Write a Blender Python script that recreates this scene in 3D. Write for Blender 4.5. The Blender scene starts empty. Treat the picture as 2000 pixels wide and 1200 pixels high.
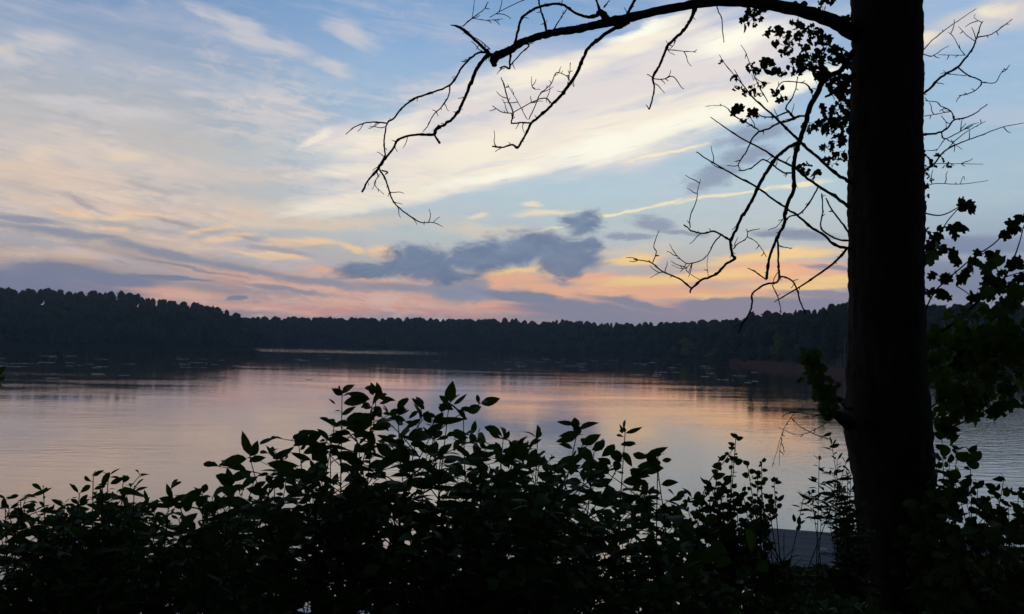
import bpy, math, random
import numpy as np
from mathutils import Vector, Matrix, noise

random.seed(7)
rng = np.random.default_rng(7)
S = bpy.context.scene
COL = S.collection

# ------------------------------------------------------------------ camera
H = 6.0                      # eye height above the lake (metres)
F = 1666.7                   # focal length in pixels of a 2000 px wide frame
PITCH = math.atan(70 / F)
ROLL = 0.022
cp, sp, cr, sr = math.cos(PITCH), math.sin(PITCH), math.cos(ROLL), math.sin(ROLL)
FWD = np.array([0, cp, sp]); UP0 = np.array([0, -sp, cp]); RT0 = np.array([1.0, 0, 0])
RT = cr * RT0 + sr * UP0
UP = -sr * RT0 + cr * UP0
EYE = np.array([0, 0, H])
cam_d = bpy.data.cameras.new("camera"); cam = bpy.data.objects.new("camera", cam_d); COL.objects.link(cam)
cam_d.lens = 30; cam_d.sensor_width = 36; cam_d.clip_end = 6000; cam_d.clip_start = 0.05
cam.matrix_world = Matrix(((RT[0], UP[0], -FWD[0], 0), (RT[1], UP[1], -FWD[1], 0),
                           (RT[2], UP[2], -FWD[2], H), (0, 0, 0, 1)))
S.camera = cam
S.render.engine = 'CYCLES'
S.view_settings.view_transform = 'Standard'
S.view_settings.look = 'None'
S.view_settings.exposure = 0
S.view_settings.gamma = 1
S.cycles.use_denoising = True
S.cycles.max_bounces = 4
S.cycles.diffuse_bounces = 2
S.cycles.glossy_bounces = 3
S.cycles.transparent_max_bounces = 4

def ray(x, y):
    return ((x - 1000) / F) * RT + ((600 - y) / F) * UP + FWD

def P(x, y, d):
    return EYE + d * ray(x, y)

def on_level(x, y, z=0.0):
    r = ray(x, y)
    return EYE + r * ((z - H) / r[2])

def srgb(r, g, b):
    f = lambda c: (c / 255 / 12.92) if c <= 10.3 else ((c / 255 + 0.055) / 1.055) ** 2.4
    return (f(r), f(g), f(b), 1.0)

def azel(x, y):
    r = ray(x, y); r = r / np.linalg.norm(r)
    return math.atan2(r[0], r[1]), math.asin(r[2])

# ------------------------------------------------------------------ sky
class Nodes:
    def __init__(self, tree):
        self.t = tree
        self.t.nodes.clear()
    def n(self, kind, **kw):
        nd = self.t.nodes.new(kind)
        for k, v in kw.items():
            setattr(nd, k, v)
        return nd
    def put(self, sock, v):
        if hasattr(v, 'is_linked') or hasattr(v, 'links'):
            self.t.links.new(v, sock)
        else:
            sock.default_value = v
    def math(self, op, a, b=0.0, c=0.0, clamp=False):
        nd = self.n('ShaderNodeMath', operation=op, use_clamp=clamp)
        for i, v in enumerate((a, b, c)):
            self.put(nd.inputs[i], v)
        return nd.outputs[0]
    def vmath(self, op, a, b=None, out=0):
        nd = self.n('ShaderNodeVectorMath', operation=op)
        self.put(nd.inputs[0], a)
        if b is not None:
            self.put(nd.inputs[1], b)
        return nd.outputs[out]
    def mapping(self, v, loc=(0, 0, 0), rot=0.0, scale=(1, 1, 1), kind='POINT'):
        nd = self.n('ShaderNodeMapping', vector_type=kind)
        self.put(nd.inputs['Vector'], v)
        nd.inputs['Location'].default_value = loc
        nd.inputs['Rotation'].default_value = (0, 0, rot)
        nd.inputs['Scale'].default_value = scale
        return nd.outputs[0]
    def noise(self, v, scale, detail=4, rough=0.55, dist=0.0, color=False):
        nd = self.n('ShaderNodeTexNoise')
        nd.noise_dimensions = '3D'
        self.put(nd.inputs['Vector'], v)
        nd.inputs['Scale'].default_value = scale
        nd.inputs['Detail'].default_value = detail
        nd.inputs['Roughness'].default_value = rough
        nd.inputs['Distortion'].default_value = dist
        return nd.outputs['Color' if color else 0]
    def smooth(self, v, lo, hi, a=0.0, b=1.0):
        nd = self.n('ShaderNodeMapRange', interpolation_type='SMOOTHSTEP')
        self.put(nd.inputs['Value'], v)
        nd.inputs['From Min'].default_value = lo; nd.inputs['From Max'].default_value = hi
        nd.inputs['To Min'].default_value = a; nd.inputs['To Max'].default_value = b
        return nd.outputs[0]
    def mix(self, f, a, b, mode='MIX'):
        nd = self.n('ShaderNodeMix', data_type='RGBA', blend_type=mode)
        self.put(nd.inputs[0], f); self.put(nd.inputs[6], a); self.put(nd.inputs[7], b)
        return nd.outputs[2]
    def ramp(self, v, stops):
        nd = self.n('ShaderNodeValToRGB')
        self.put(nd.inputs[0], v)
        e = nd.color_ramp.elements
        while len(e) < len(stops):
            e.new(0.5)
        for i, (p, c) in enumerate(stops):
            e[i].position = p; e[i].color = c
        return nd.outputs[0]

SUN_AZ, SUN_EL = math.radians(19.0), math.radians(1.2)
world = bpy.data.worlds.new("World"); S.world = world
world.use_nodes = True
world.cycles.sampling_method = 'NONE'
W = Nodes(world.node_tree)

def build_sky():
    out = W.n('ShaderNodeOutputWorld')
    nish = W.n('ShaderNodeTexSky'); nish.sky_type = 'NISHITA'; nish.sun_disc = False
    nish.sun_elevation = SUN_EL; nish.sun_rotation = SUN_AZ
    bg1 = W.n('ShaderNodeBackground'); W.put(bg1.inputs[0], nish.outputs[0]); bg1.inputs[1].default_value = 0.005
    tc = W.n('ShaderNodeTexCoord')
    sep = W.n('ShaderNodeSeparateXYZ'); W.put(sep.inputs[0], tc.outputs['Generated'])
    az = W.math('ARCTAN2', sep.outputs[0], sep.outputs[1])
    el = W.math('ARCSINE', sep.outputs[2])
    cmb = W.n('ShaderNodeCombineXYZ'); W.put(cmb.inputs[0], az); W.put(cmb.inputs[1], el)
    p0 = cmb.outputs[0]
    # ragged edges: two sizes of turbulence move the cloud outlines
    w1 = W.noise(W.mapping(p0, scale=(5, 14, 1)), 1.0, 3, 0.6, color=True)
    w1 = W.vmath('MULTIPLY', W.vmath('SUBTRACT', w1, (0.5, 0.5, 0.5)), (0.10, 0.030, 0))
    w2 = W.noise(W.mapping(p0, scale=(24, 60, 1)), 1.0, 4, 0.65, color=True)
    w2 = W.vmath('MULTIPLY', W.vmath('SUBTRACT', w2, (0.5, 0.5, 0.5)), (0.030, 0.012, 0))
    p = W.vmath('ADD', W.vmath('ADD', p0, w1), w2)
    pf = W.vmath('ADD', p0, w2)

    def blob(x, y, hl, hw, deg=0.0, s=1.0, src=None):
        # a lens of cloud given by the middle, half length, half width and tilt of what the eye sees
        a = math.radians(deg)
        c = azel(x, y)
        e = azel(x + hl * math.cos(a), y + hl * math.sin(a))
        g = azel(x - hl * math.cos(a), y - hl * math.sin(a))
        vx, vy = (e[0] - g[0]) / 2, (e[1] - g[1]) / 2
        L = math.hypot(vx, vy)
        m = W.mapping(src if src is not None else p, (c[0], c[1], 0), math.atan2(vy, vx), (L, hw / F, 1), 'TEXTURE')
        ln = W.vmath('LENGTH', m, out=1)
        return W.math('MULTIPLY_ADD', ln, -s, s)

    def field(blobs, src=None):
        f = None
        for b in blobs:
            v = blob(*b, src=src)
            f = v if f is None else W.math('MAXIMUM', f, v)
        return f

    def streaks(deg, sx, sy, detail=5, rough=0.6, off=0.0):
        # fibrous cirrus texture combed along one direction
        v = W.mapping(p0, (off, off * 0.7, off), -math.radians(deg), (1, 1, 1), 'TEXTURE')
        v = W.mapping(v, scale=(sx, sy, 1))
        return W.noise(v, 1.0, detail, rough, 0.6)

    last = [None]      # each layer waits for the one before it, which keeps the shader small
    def layer(base, color, blobs, lo, hi, alpha, tex=None, k=0.0, src=None):
        src = p if src is None else src
        if last[0] is not None:
            nd = W.n('ShaderNodeVectorMath', operation='MULTIPLY_ADD')
            W.put(nd.inputs[0], last[0]); nd.inputs[1].default_value = (1e-7, 1e-7, 0); W.put(nd.inputs[2], src)
            src = nd.outputs[0]
        f = field(blobs, src)
        if tex is not None:
            f = W.math('ADD', f, W.math('MULTIPLY', W.math('SUBTRACT', tex, 0.5), 2 * k))
        m = W.smooth(f, lo, hi, 0.0, alpha)
        res = W.mix(m, base, srgb(*color) if isinstance(color, tuple) else color)
        last[0] = res
        return res
    blend = lambda t, a, b: W.mix(t, srgb(*a), srgb(*b))

    Y = lambda y: max(0.0, (670 - y) / F / 0.6)
    elr = W.math('DIVIDE', el, 0.6, clamp=True)
    mid = W.ramp(elr, [(0.0, srgb(148, 142, 158)), (Y(612), srgb(174, 150, 154)), (Y(550), srgb(190, 175, 170)), (Y(470), srgb(186, 198, 200)),
                       (Y(370), srgb(180, 205, 216)), (Y(240), srgb(163, 192, 216)), (Y(100), srgb(136, 170, 210)), (Y(0), srgb(116, 156, 200)), (1.0, srgb(88, 124, 172))])
    lef = W.ramp(elr, [(0.0, srgb(156, 134, 146)), (Y(600), srgb(162, 138, 146)), (Y(540), srgb(182, 164, 158)), (Y(460), srgb(188, 178, 172)),
                       (Y(330), srgb(196, 190, 184)), (Y(210), srgb(164, 177, 194)), (Y(100), srgb(124, 153, 192)), (Y(0), srgb(104, 146, 190)), (1.0, srgb(80, 114, 160))])
    rig = W.ramp(elr, [(0.0, srgb(120, 130, 158)), (Y(560), srgb(126, 142, 170)), (Y(480), srgb(150, 170, 190)), (Y(400), srgb(168, 194, 208)),
                       (Y(250), srgb(158, 190, 216)), (Y(100), srgb(148, 182, 216)), (Y(0), srgb(136, 172, 212)), (1.0, srgb(92, 126, 172))])
    c = W.mix(W.smooth(az, azel(250, 400)[0], azel(820, 400)[0]), lef, mid)
    c = W.mix(W.smooth(az, azel(1560, 400)[0], azel(1800, 400)[0]), c, rig)

    t_right = streaks(-14, 3.2, 34)
    t_right2 = streaks(-11, 9, 110, 5, 0.65, 3.1)
    t_left = streaks(8, 3.0, 26, 5, 0.62, 7.7)
    t_left2 = streaks(11, 10, 60, 5, 0.65, 1.3)
    t_flat = streaks(1, 8, 90, 5, 0.6, 5.0)
    t_lump = W.noise(W.mapping(p0, scale=(22, 48, 1)), 1.0, 7, 0.68, 0.5)

    t_fleece = W.noise(W.mapping(p0, scale=(30, 70, 1)), 1.0, 6, 0.66, 0.8)
    t_fibre = streaks(6, 14, 120, 5, 0.68, 9.4)
    # high thin veil, everywhere in front
    c = W.mix(W.math('MULTIPLY', W.smooth(t_left, 0.47, 0.72), 0.40), c, srgb(196, 196, 210))
    # upper left wisps
    c = layer(c, (206, 203, 206), [(60, 78, 95, 26, 4), (20, 120, 60, 16, 6), (450, 45, 120, 20, 22), (520, 85, 120, 20, 15), (560, 205, 100, 52, 12), (440, 180, 110, 10, 3), (130, 192, 140, 12, 0),
                                   (250, 215, 220, 18, 4), (640, 130, 60, 22, 20), (680, 60, 70, 30, 25)], -0.1, 0.9, 0.75, t_left2, 0.9)
    c = layer(c, (218, 206, 194), [(110, 244, 90, 11, 9), (0, 100, 50, 16, 0), (200, 290, 200, 30, 6)], 0.0, 0.9, 0.7, t_left2, 0.5)
    c = layer(c, (218, 203, 192), [(150, 315, 210, 62, 10), (330, 330, 190, 30, 6), (520, 345, 160, 20, 0), (240, 380, 130, 34, 14), (430, 400, 260, 26, 2), (80, 410, 200, 40, 6)], -0.2, 0.8, 0.8, t_left2, 0.8)
    c = layer(c, (240, 216, 186), [(60, 292, 60, 22, 5), (238, 300, 50, 18, 0), (240, 378, 60, 14, 6), (360, 395, 40, 7, 0), (650, 378, 36, 8, 0)], -0.1, 1.0, 0.55, t_fibre, 1.2)
    c = layer(c, (234, 204, 178), [(190, 405, 240, 30, 7), (430, 425, 220, 24, 2), (120, 345, 170, 34, 8), (300, 470, 260, 18, 8), (620, 440, 160, 14, 0), (90, 500, 160, 12, 3)], -0.2, 0.8, 0.62, t_left2, 0.75)
    # the big lit bank of cirrus
    c = layer(c, (232, 222, 218), [(1100, 225, 520, 135, -13), (800, 300, 230, 80, -12), (1350, 130, 330, 110, -12), (650, 270, 80, 34, -20)], -0.1, 0.65, 0.93, t_right, 0.62)
    c = layer(c, (252, 241, 220), [(760, 385, 260, 28, -8), (950, 330, 260, 42, -13), (1250, 250, 260, 50, -15), (1450, 190, 210, 40, -17), (1060, 140, 200, 26, -16), (1230, 80, 180, 20, -16), (720, 275, 130, 30, -22),
                                   (620, 270, 40, 12, -35), (700, 330, 120, 18, -8), (880, 300, 200, 40, -12)], -0.2, 0.7, 0.9, t_right, 0.75)
    c = layer(c, (255, 252, 234), [(1180, 288, 160, 26, -15), (1400, 215, 190, 26, -18), (1560, 165, 120, 22, -20), (960, 345, 150, 16, -13), (1250, 60, 90, 10, -14), (1420, 80, 110, 30, -12), (1480, 205, 90, 22, -18), (1290, 250, 120, 26, -16)], -0.2, 0.75, 1.0, t_right, 0.5)
    # thin fibres over it
    c = W.mix(W.math('MULTIPLY', W.smooth(t_right2, 0.54, 0.72), W.smooth(field([(1150, 200, 560, 170, -13)]), 0.0, 0.5, 0.0, 0.42)), c, srgb(196, 204, 220))
    # lanes of blue between the fibres
    c = layer(c, (176, 190, 212), [(1480, 140, 140, 12, -20), (1290, 190, 200, 9, -17), (930, 235, 160, 10, -12)], 0.0, 0.9, 0.45, t_right, 0.5)
    # narrow bright streaks low in the clear gap
    c = layer(c, (255, 238, 196), [(1300, 398, 50, 4.5, -15), (1420, 380, 190, 5, -9), (1310, 297, 130, 4, -13), (1560, 362, 80, 9, -8), (1200, 420, 220, 4, -12)], 0.0, 0.8, 0.8, t_right2, 0.3, src=pf)
    c = layer(c, (244, 226, 196), [(930, 428, 30, 8, -15), (1060, 416, 110, 10, -4), (1035, 402, 22, 5, 0)], 0.0, 0.8, 0.8, t_right2, 0.4)
    c = layer(c, (226, 208, 186), [(700, 430, 200, 16, 0), (960, 450, 200, 16, 4), (1200, 490, 120, 16, -4), (480, 440, 200, 16, 4)], -0.1, 0.9, 0.6, t_flat, 0.5)
    # peach and pink lit undersides near the horizon
    c = layer(c, (250, 208, 162), [(300, 425, 60, 14, 10), (410, 452, 60, 8, -20), (440, 468, 70, 11, -8), (590, 476, 95, 12, -3), (255, 432, 50, 9, 4), (255, 456, 34, 7, 0), (670, 485, 40, 14, 20), (740, 495, 60, 16, 10), (180, 420, 60, 10, 12), (520, 505, 80, 7, 6)], -0.1, 0.75, 0.9, t_left2, 0.6)
    c = layer(c, (230, 174, 152), [(640, 560, 260, 22, 5), (500, 545, 160, 16, 8), (760, 590, 260, 20, 3), (330, 575, 220, 20, 4), (1000, 596, 330, 18, 2), (560, 600, 220, 14, 2), (700, 575, 160, 16, 4)], -0.2, 0.8, 0.9, t_flat, 0.6)
    c = layer(c, (246, 184, 146), [(980, 552, 130, 20, -4), (1080, 568, 170, 14, 6), (820, 545, 60, 10, 8), (1300, 575, 260, 16, 0), (1150, 545, 80, 18, 0), (700, 545, 120, 8, 10), (1500, 535, 220, 30, -4), (1250, 560, 200, 22, 0)], -0.2, 0.7, 0.95, t_flat, 0.55)
    c = layer(c, (255, 214, 146), [(1000, 532, 80, 9, -6), (1330, 548, 220, 13, -4), (1510, 500, 190, 16, -7), (1230, 505, 70, 14, -8), (1560, 560, 170, 9, -2), (1450, 585, 130, 6, 2), (1640, 545, 120, 14, 0), (1080, 530, 26, 16, 0)], -0.2, 0.7, 0.95, t_flat, 0.5)
    c = layer(c, (214, 148, 138), [(800, 606, 170, 8, 4), (1000, 606, 130, 5, 2), (640, 606, 150, 10, 2), (1340, 601, 70, 4, 4), (1100, 604, 120, 4, 3)], -0.1, 0.8, 0.85, t_flat, 0.4, src=pf)
    fl = W.smooth(W.math('ADD', W.math('MULTIPLY', t_fleece, 0.6), W.math('MULTIPLY', t_fibre, 0.4)), 0.42, 0.62)
    front = W.smooth(az, azel(700, 300)[0], azel(1150, 300)[0], 0.34, 0.09)
    front = W.math('MULTIPLY', front, W.smooth(el, azel(1000, 260)[1], azel(1000, 20)[1], 1.0, 0.45))
    front = W.math('MULTIPLY', front, W.smooth(W.noise(W.mapping(p0, scale=(6, 14, 1)), 1.0, 3), 0.40, 0.60, 0.15, 1.2))
    c = W.mix(W.math('MULTIPLY', fl, front), c, srgb(228, 212, 204))
    fl2 = W.smooth(W.math('ADD', W.math('MULTIPLY', t_fleece, 0.35), W.math('MULTIPLY', t_fibre, 0.65)), 0.56, 0.42)
    c = W.mix(W.math('MULTIPLY', fl2, W.math('MULTIPLY', front, 0.55)), c, srgb(140, 158, 186))
    # slate streaks falling from upper left
    c = layer(c, (138, 144, 166), [(140, 462, 190, 9, 8), (330, 498, 160, 9, 10), (490, 528, 140, 8, 11), (640, 553, 150, 8, 8), (800, 568, 160, 12, 5), (60, 436, 130, 9, 6), (560, 562, 140, 5, 8), (380, 524, 150, 4, 9)], -0.15, 0.7, 0.82, t_left2, 0.5)
    c = layer(c, (160, 150, 162), [(190, 396, 90, 8, 26), (350, 440, 90, 8, 14), (520, 492, 120, 8, 10), (480, 470, 60, 5, 12), (240, 514, 40, 4, 12), (420, 560, 140, 6, 5)], 0.0, 0.9, 0.6, t_left2, 0.5)
    c = layer(c, (118, 130, 160), [(110, 528, 150, 18, 3), (40, 545, 170, 28, 0), (210, 545, 140, 18, 5), (330, 543, 110, 5, 4), (130, 570, 180, 26, 2), (460, 582, 30, 4.5, 0), (-150, 540, 180, 40, 0)], -0.05, 0.5, 0.85, t_flat, 0.35, src=pf)
    # low banks
    c = layer(c, (120, 134, 162), [(1160, 606, 180, 15, 3), (1060, 585, 180, 10, 8), (1330, 622, 330, 20, 1), (1480, 604, 190, 20, 0), (1420, 592, 80, 6, 0), (1250, 594, 110, 8, 8), (1560, 620, 200, 22, 0)], -0.35, 0.40, 0.93, t_flat, 0.35)
    c = layer(c, (112, 132, 164), [(1640, 600, 220, 26, 0), (1540, 452, 130, 12, 1), (1900, 482, 170, 20, -3), (1920, 550, 200, 40, 0), (1600, 575, 120, 8, 2), (1620, 520, 60, 6, 2)], -0.1, 0.6, 0.8, t_flat, 0.4)
    # dark cumulus
    c = layer(c, (132, 148, 174), [(1390, 345, 75, 26, -24), (1460, 305, 70, 18, -12), (1480, 262, 90, 18, -12), (1275, 438, 55, 15, 6), (1230, 462, 60, 7, 0), (900, 572, 62, 28, 0), (930, 556, 34, 22, 0), (1330, 455, 60, 6, 6)],
              -0.2, 0.6, 0.8, t_lump, 1.0, src=pf)
    c = layer(c, blend(W.smooth(t_lump, 0.35, 0.68), (112, 134, 164), (92, 117, 153)), [(735, 528, 80, 17, 1), (830, 515, 80, 36, 5), (790, 525, 90, 18, 0), (930, 505, 100, 28, -4), (1030, 486, 100, 34, -3), (1105, 500, 70, 42, 0), (1100, 525, 50, 22, 0), (1135, 438, 40, 30, -12),
                                   (1150, 478, 30, 18, 0), (850, 535, 80, 16, 2)], -0.32, 0.42, 0.92, t_lump, 1.0, src=pf)
    # upper right
    c = layer(c, (214, 208, 206), [(1900, 45, 150, 36, -14), (2000, 20, 120, 40, 0), (1830, 75, 70, 22, -16)], -0.1, 0.8, 0.85, t_right, 0.6)
    c = layer(c, (246, 232, 204), [(1815, 72, 50, 14, -14), (1960, 16, 60, 12, -8)], 0.0, 0.9, 0.8, t_right, 0.4)
    # warm-to-cool fall of light: the eastern sky behind the viewer is already dim, the zenith deeper
    back = W.smooth(W.math('ABSOLUTE', az), 0.75, 1.9, 1.0, 0.27)
    zen = W.smooth(el, 0.40, 0.9, 1.0, 0.25)
    c = W.mix(1.0, c, W.math('MULTIPLY', back, zen), 'MULTIPLY')
    bg2 = W.n('ShaderNodeBackground'); W.put(bg2.inputs[0], c); bg2.inputs[1].default_value = 1.06
    add = W.n('ShaderNodeAddShader'); W.put(add.inputs[0], bg1.outputs[0]); W.put(add.inputs[1], bg2.outputs[0])
    W.put(out.inputs[0], add.outputs[0])
build_sky()

sun_d = bpy.data.lights.new("sun", 'SUN'); sun = bpy.data.objects.new("sun", sun_d); COL.objects.link(sun)
sun_d.energy = 0.35; sun_d.angle = math.radians(0.5); sun_d.color = (1.0, 0.62, 0.36)
sd = Vector((math.sin(SUN_AZ) * math.cos(SUN_EL), math.cos(SUN_AZ) * math.cos(SUN_EL), math.sin(SUN_EL)))
sun.rotation_euler = sd.to_track_quat('Z', 'Y').to_euler()

# ------------------------------------------------------------------ materials
def material(name):
    m = bpy.data.materials.new(name); m.use_nodes = True
    return m, Nodes(m.node_tree)

def leaf_material(name, col, col2, trans=0.12, rough=0.6, scale=9.0, spec=0.1):
    m, N = material(name)
    out = N.n('ShaderNodeOutputMaterial')
    tc = N.n('ShaderNodeTexCoord')
    f = N.smooth(N.noise(tc.outputs['Object'], scale, 3), 0.35, 0.65)
    c = N.mix(f, (*col, 1), (*col2, 1))
    b = N.n('ShaderNodeBsdfPrincipled')
    N.put(b.inputs['Base Color'], c); b.inputs['Roughness'].default_value = rough
    b.inputs['Specular IOR Level'].default_value = spec
    if trans > 0:
        t = N.n('ShaderNodeBsdfTranslucent'); N.put(t.inputs[0], N.mix(1.0, c, (1.3, 1.5, 0.5, 1), 'MULTIPLY'))
        mx = N.n('ShaderNodeMixShader'); mx.inputs[0].default_value = trans
        N.put(mx.inputs[1], b.outputs[0]); N.put(mx.inputs[2], t.outputs[0])
        N.put(out.inputs[0], mx.outputs[0])
    else:
        N.put(out.inputs[0], b.outputs[0])
    return m

def solid_material(name, col, col2, rough=0.8, scale=8.0, bump=0.0, stretch=(1, 1, 1), spec=0.2):
    m, N = material(name)
    out = N.n('ShaderNodeOutputMaterial')
    tc = N.n('ShaderNodeTexCoord')
    v = N.mapping(tc.outputs['Object'], scale=stretch)
    nz = N.noise(v, scale, 6, 0.6)
    b = N.n('ShaderNodeBsdfPrincipled')
    N.put(b.inputs['Base Color'], N.mix(N.smooth(nz, 0.3, 0.7), (*col, 1), (*col2, 1)))
    b.inputs['Roughness'].default_value = rough
    b.inputs['Specular IOR Level'].default_value = spec
    if bump:
        bp = N.n('ShaderNodeBump'); bp.inputs['Strength'].default_value = bump; bp.inputs['Distance'].default_value = 0.02
        N.put(bp.inputs['Height'], nz); N.put(b.inputs['Normal'], bp.outputs[0])
    N.put(out.inputs[0], b.outputs[0])
    return m

M_BARK = solid_material('bark', (0.030, 0.024, 0.021), (0.055, 0.045, 0.038), 0.95, 14, 0.6, (1, 1, 0.25), 0.05)
M_TWIG = solid_material('twig', (0.035, 0.026, 0.022), (0.06, 0.045, 0.035), 0.9, 20, spec=0.1)
M_LEAF = leaf_material('shrub_leaf', (0.044, 0.080, 0.016), (0.066, 0.105, 0.022), 0.18)
M_LEAF_SMALL = leaf_material('small_leaf', (0.042, 0.064, 0.016), (0.066, 0.086, 0.022), 0.16)
M_LEAF_TREE = leaf_material('tree_leaf', (0.035, 0.045, 0.016), (0.055, 0.058, 0.020), 0.10)
M_LEAF_SAP = leaf_material('sapling_leaf', (0.046, 0.088, 0.014), (0.080, 0.115, 0.020), 0.22)
M_WOOD_FAR = leaf_material('far_foliage', (0.024, 0.037, 0.022), (0.060, 0.070, 0.040), 0.0, 0.9, 0.12, 0.05)
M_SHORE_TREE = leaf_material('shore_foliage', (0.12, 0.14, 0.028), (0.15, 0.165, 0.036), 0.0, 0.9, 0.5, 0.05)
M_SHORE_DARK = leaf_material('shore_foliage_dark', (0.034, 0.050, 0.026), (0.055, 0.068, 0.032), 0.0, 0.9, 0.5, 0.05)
M_CLAY = solid_material('red_clay', (0.085, 0.030, 0.022), (0.125, 0.048, 0.034), 0.95, 0.4)
M_EARTH = solid_material('earth', (0.028, 0.024, 0.018), (0.050, 0.042, 0.030), 0.95, 2.5, 0.5)
M_FOREST_FLOOR = solid_material('forest_floor', (0.022, 0.026, 0.016), (0.036, 0.036, 0.024), 0.95, 0.2)
M_DECK = solid_material('weathered_deck', (0.115, 0.118, 0.13), (0.17, 0.175, 0.19), 0.8, 3.0, 0.3, (0.4, 6, 1))
M_POST = solid_material('dock_post', (0.06, 0.05, 0.04), (0.09, 0.075, 0.06), 0.9, 6)
M_PALE = solid_material('pale_metal', (0.55, 0.56, 0.58), (0.70, 0.70, 0.70), 0.45, 6)
M_WHITE = solid_material('white_vinyl', (0.75, 0.75, 0.75), (0.84, 0.84, 0.83), 0.5, 6)
M_GLINT = solid_material('water_glint', (0.15, 0.14, 0.12), (0.24, 0.22, 0.18), 0.40, 3, spec=0.5)  # pale colour stands in for glints on the water

# ------------------------------------------------------------------ mesh helpers
def mesh_obj(name, verts, faces, mat, parent=None, smooth=True):
    me = bpy.data.meshes.new(name)
    me.from_pydata([tuple(v) for v in verts], [], faces)
    if smooth:
        me.polygons.foreach_set('use_smooth', [True] * len(me.polygons))
    me.materials.append(mat)
    me.update()
    o = bpy.data.objects.new(name, me); COL.objects.link(o)
    if parent is not None:
        o.parent = parent
        o.matrix_parent_inverse = Matrix.Translation(-parent.location)
    return o

def tag(o, label=None, cat=None, group=None, kind=None):
    if label: o['label'] = label
    if cat: o['category'] = cat
    if group: o['group'] = group
    if kind: o['kind'] = kind
    return o

def empty(name, loc, label, cat, group=None):
    o = bpy.data.objects.new(name, None); COL.objects.link(o)
    o.location = tuple(loc); o.empty_display_size = 0.2
    return tag(o, label, cat, group)

class Geo:
    """Gathers tubes, leaves and boxes for one mesh."""
    def __init__(self):
        self.v = []; self.f = []; self.n = 0
    def add(self, verts, faces):
        verts = np.asarray(verts, float)
        self.v.append(verts)
        k = self.n
        self.f.extend([tuple(i + k for i in fc) for fc in faces])
        self.n += len(verts)
    def tube(self, pts, rad, sides=6, cap=True):
        pts = np.asarray(pts, float); n = len(pts)
        if n < 2: return
        tang = np.gradient(pts, axis=0)
        tang /= np.maximum(np.linalg.norm(tang, axis=1)[:, None], 1e-9)
        ref = np.array([0.31, 0.93, 0.2])
        ang = np.linspace(0, 2 * math.pi, sides, endpoint=False)
        rings = []
        for i in range(n):
            a = np.cross(tang[i], ref); a /= max(np.linalg.norm(a), 1e-9)
            b = np.cross(tang[i], a)
            rings.append(pts[i] + rad[i] * (np.cos(ang)[:, None] * a + np.sin(ang)[:, None] * b))
        vv = np.concatenate(rings)
        ff = []
        for i in range(n - 1):
            for j in range(sides):
                j2 = (j + 1) % sides
                ff.append((i * sides + j, i * sides + j2, (i + 1) * sides + j2, (i + 1) * sides + j))
        if cap:
            ff.append(tuple(range(sides))[::-1]); ff.append(tuple((n - 1) * sides + j for j in range(sides)))
        self.add(vv, ff)
    def box(self, lo, hi, rot=None, org=(0, 0, 0)):
        x0, y0, z0 = lo; x1, y1, z1 = hi
        v = np.array([(x0, y0, z0), (x1, y0, z0), (x1, y1, z0), (x0, y1, z0), (x0, y0, z1), (x1, y0, z1), (x1, y1, z1), (x0, y1, z1)], float)
        if rot is not None: v = v @ rot.T
        self.add(v + np.array(org), [(0, 3, 2, 1), (4, 5, 6, 7), (0, 1, 5, 4), (1, 2, 6, 5), (2, 3, 7, 6), (3, 0, 4, 7)])
    def build(self, name, mat, parent=None, smooth=True):
        if not self.v: return None
        return mesh_obj(name, np.concatenate(self.v), self.f, mat, parent, smooth)

# leaf outlines: u along the blade, v across (both in units of blade length / half width)
def strip_template(stations):
    V = []; Fc = []
    for (u, w) in stations:
        V += [(u, -w), (u, 0.0), (u, w)]
    for i in range(len(stations) - 1):
        a = 3 * i
        Fc += [(a, a + 1, a + 4, a + 3), (a + 1, a + 2, a + 5, a + 4)]
    return np.array(V), Fc
OVATE = strip_template([(0, .03), (.12, .55), (.32, .98), (.55, .95), (.78, .58), (.92, .2), (1, .01)])
OBOVATE = strip_template([(0, .03), (.2, .35), (.45, .8), (.7, 1.0), (.88, .75), (1, .05)])
ROUND = strip_template([(0, .12), (.08, .7), (.3, 1.0), (.6, .92), (.85, .5), (1, .03)])
NARROW = strip_template([(0, .1), (.25, .8), (.5, 1.0), (.75, .7), (1, .02)])
_l = [(0, 0), (.02, .45), (.25, .95), (.30, .62), (.48, .58), (.62, 1.0), (.78, .72), (.70, .42), (.86, .34), (1.0, .0)]
_lv = [(u, v) for u, v in _l] + [(u, -v) for u, v in _l[1:-1]] + [(.45, 0)]
_ring = list(range(0, 10)) + [9 + i for i in range(8, 0, -1)]
LOBED = (np.array(_lv), [( _ring[i], _ring[(i + 1) % 18], 18) for i in range(18)])

def unit(v):
    v = np.asarray(v, float)
    return v / np.maximum(np.linalg.norm(v, axis=-1, keepdims=True), 1e-9)

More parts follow.
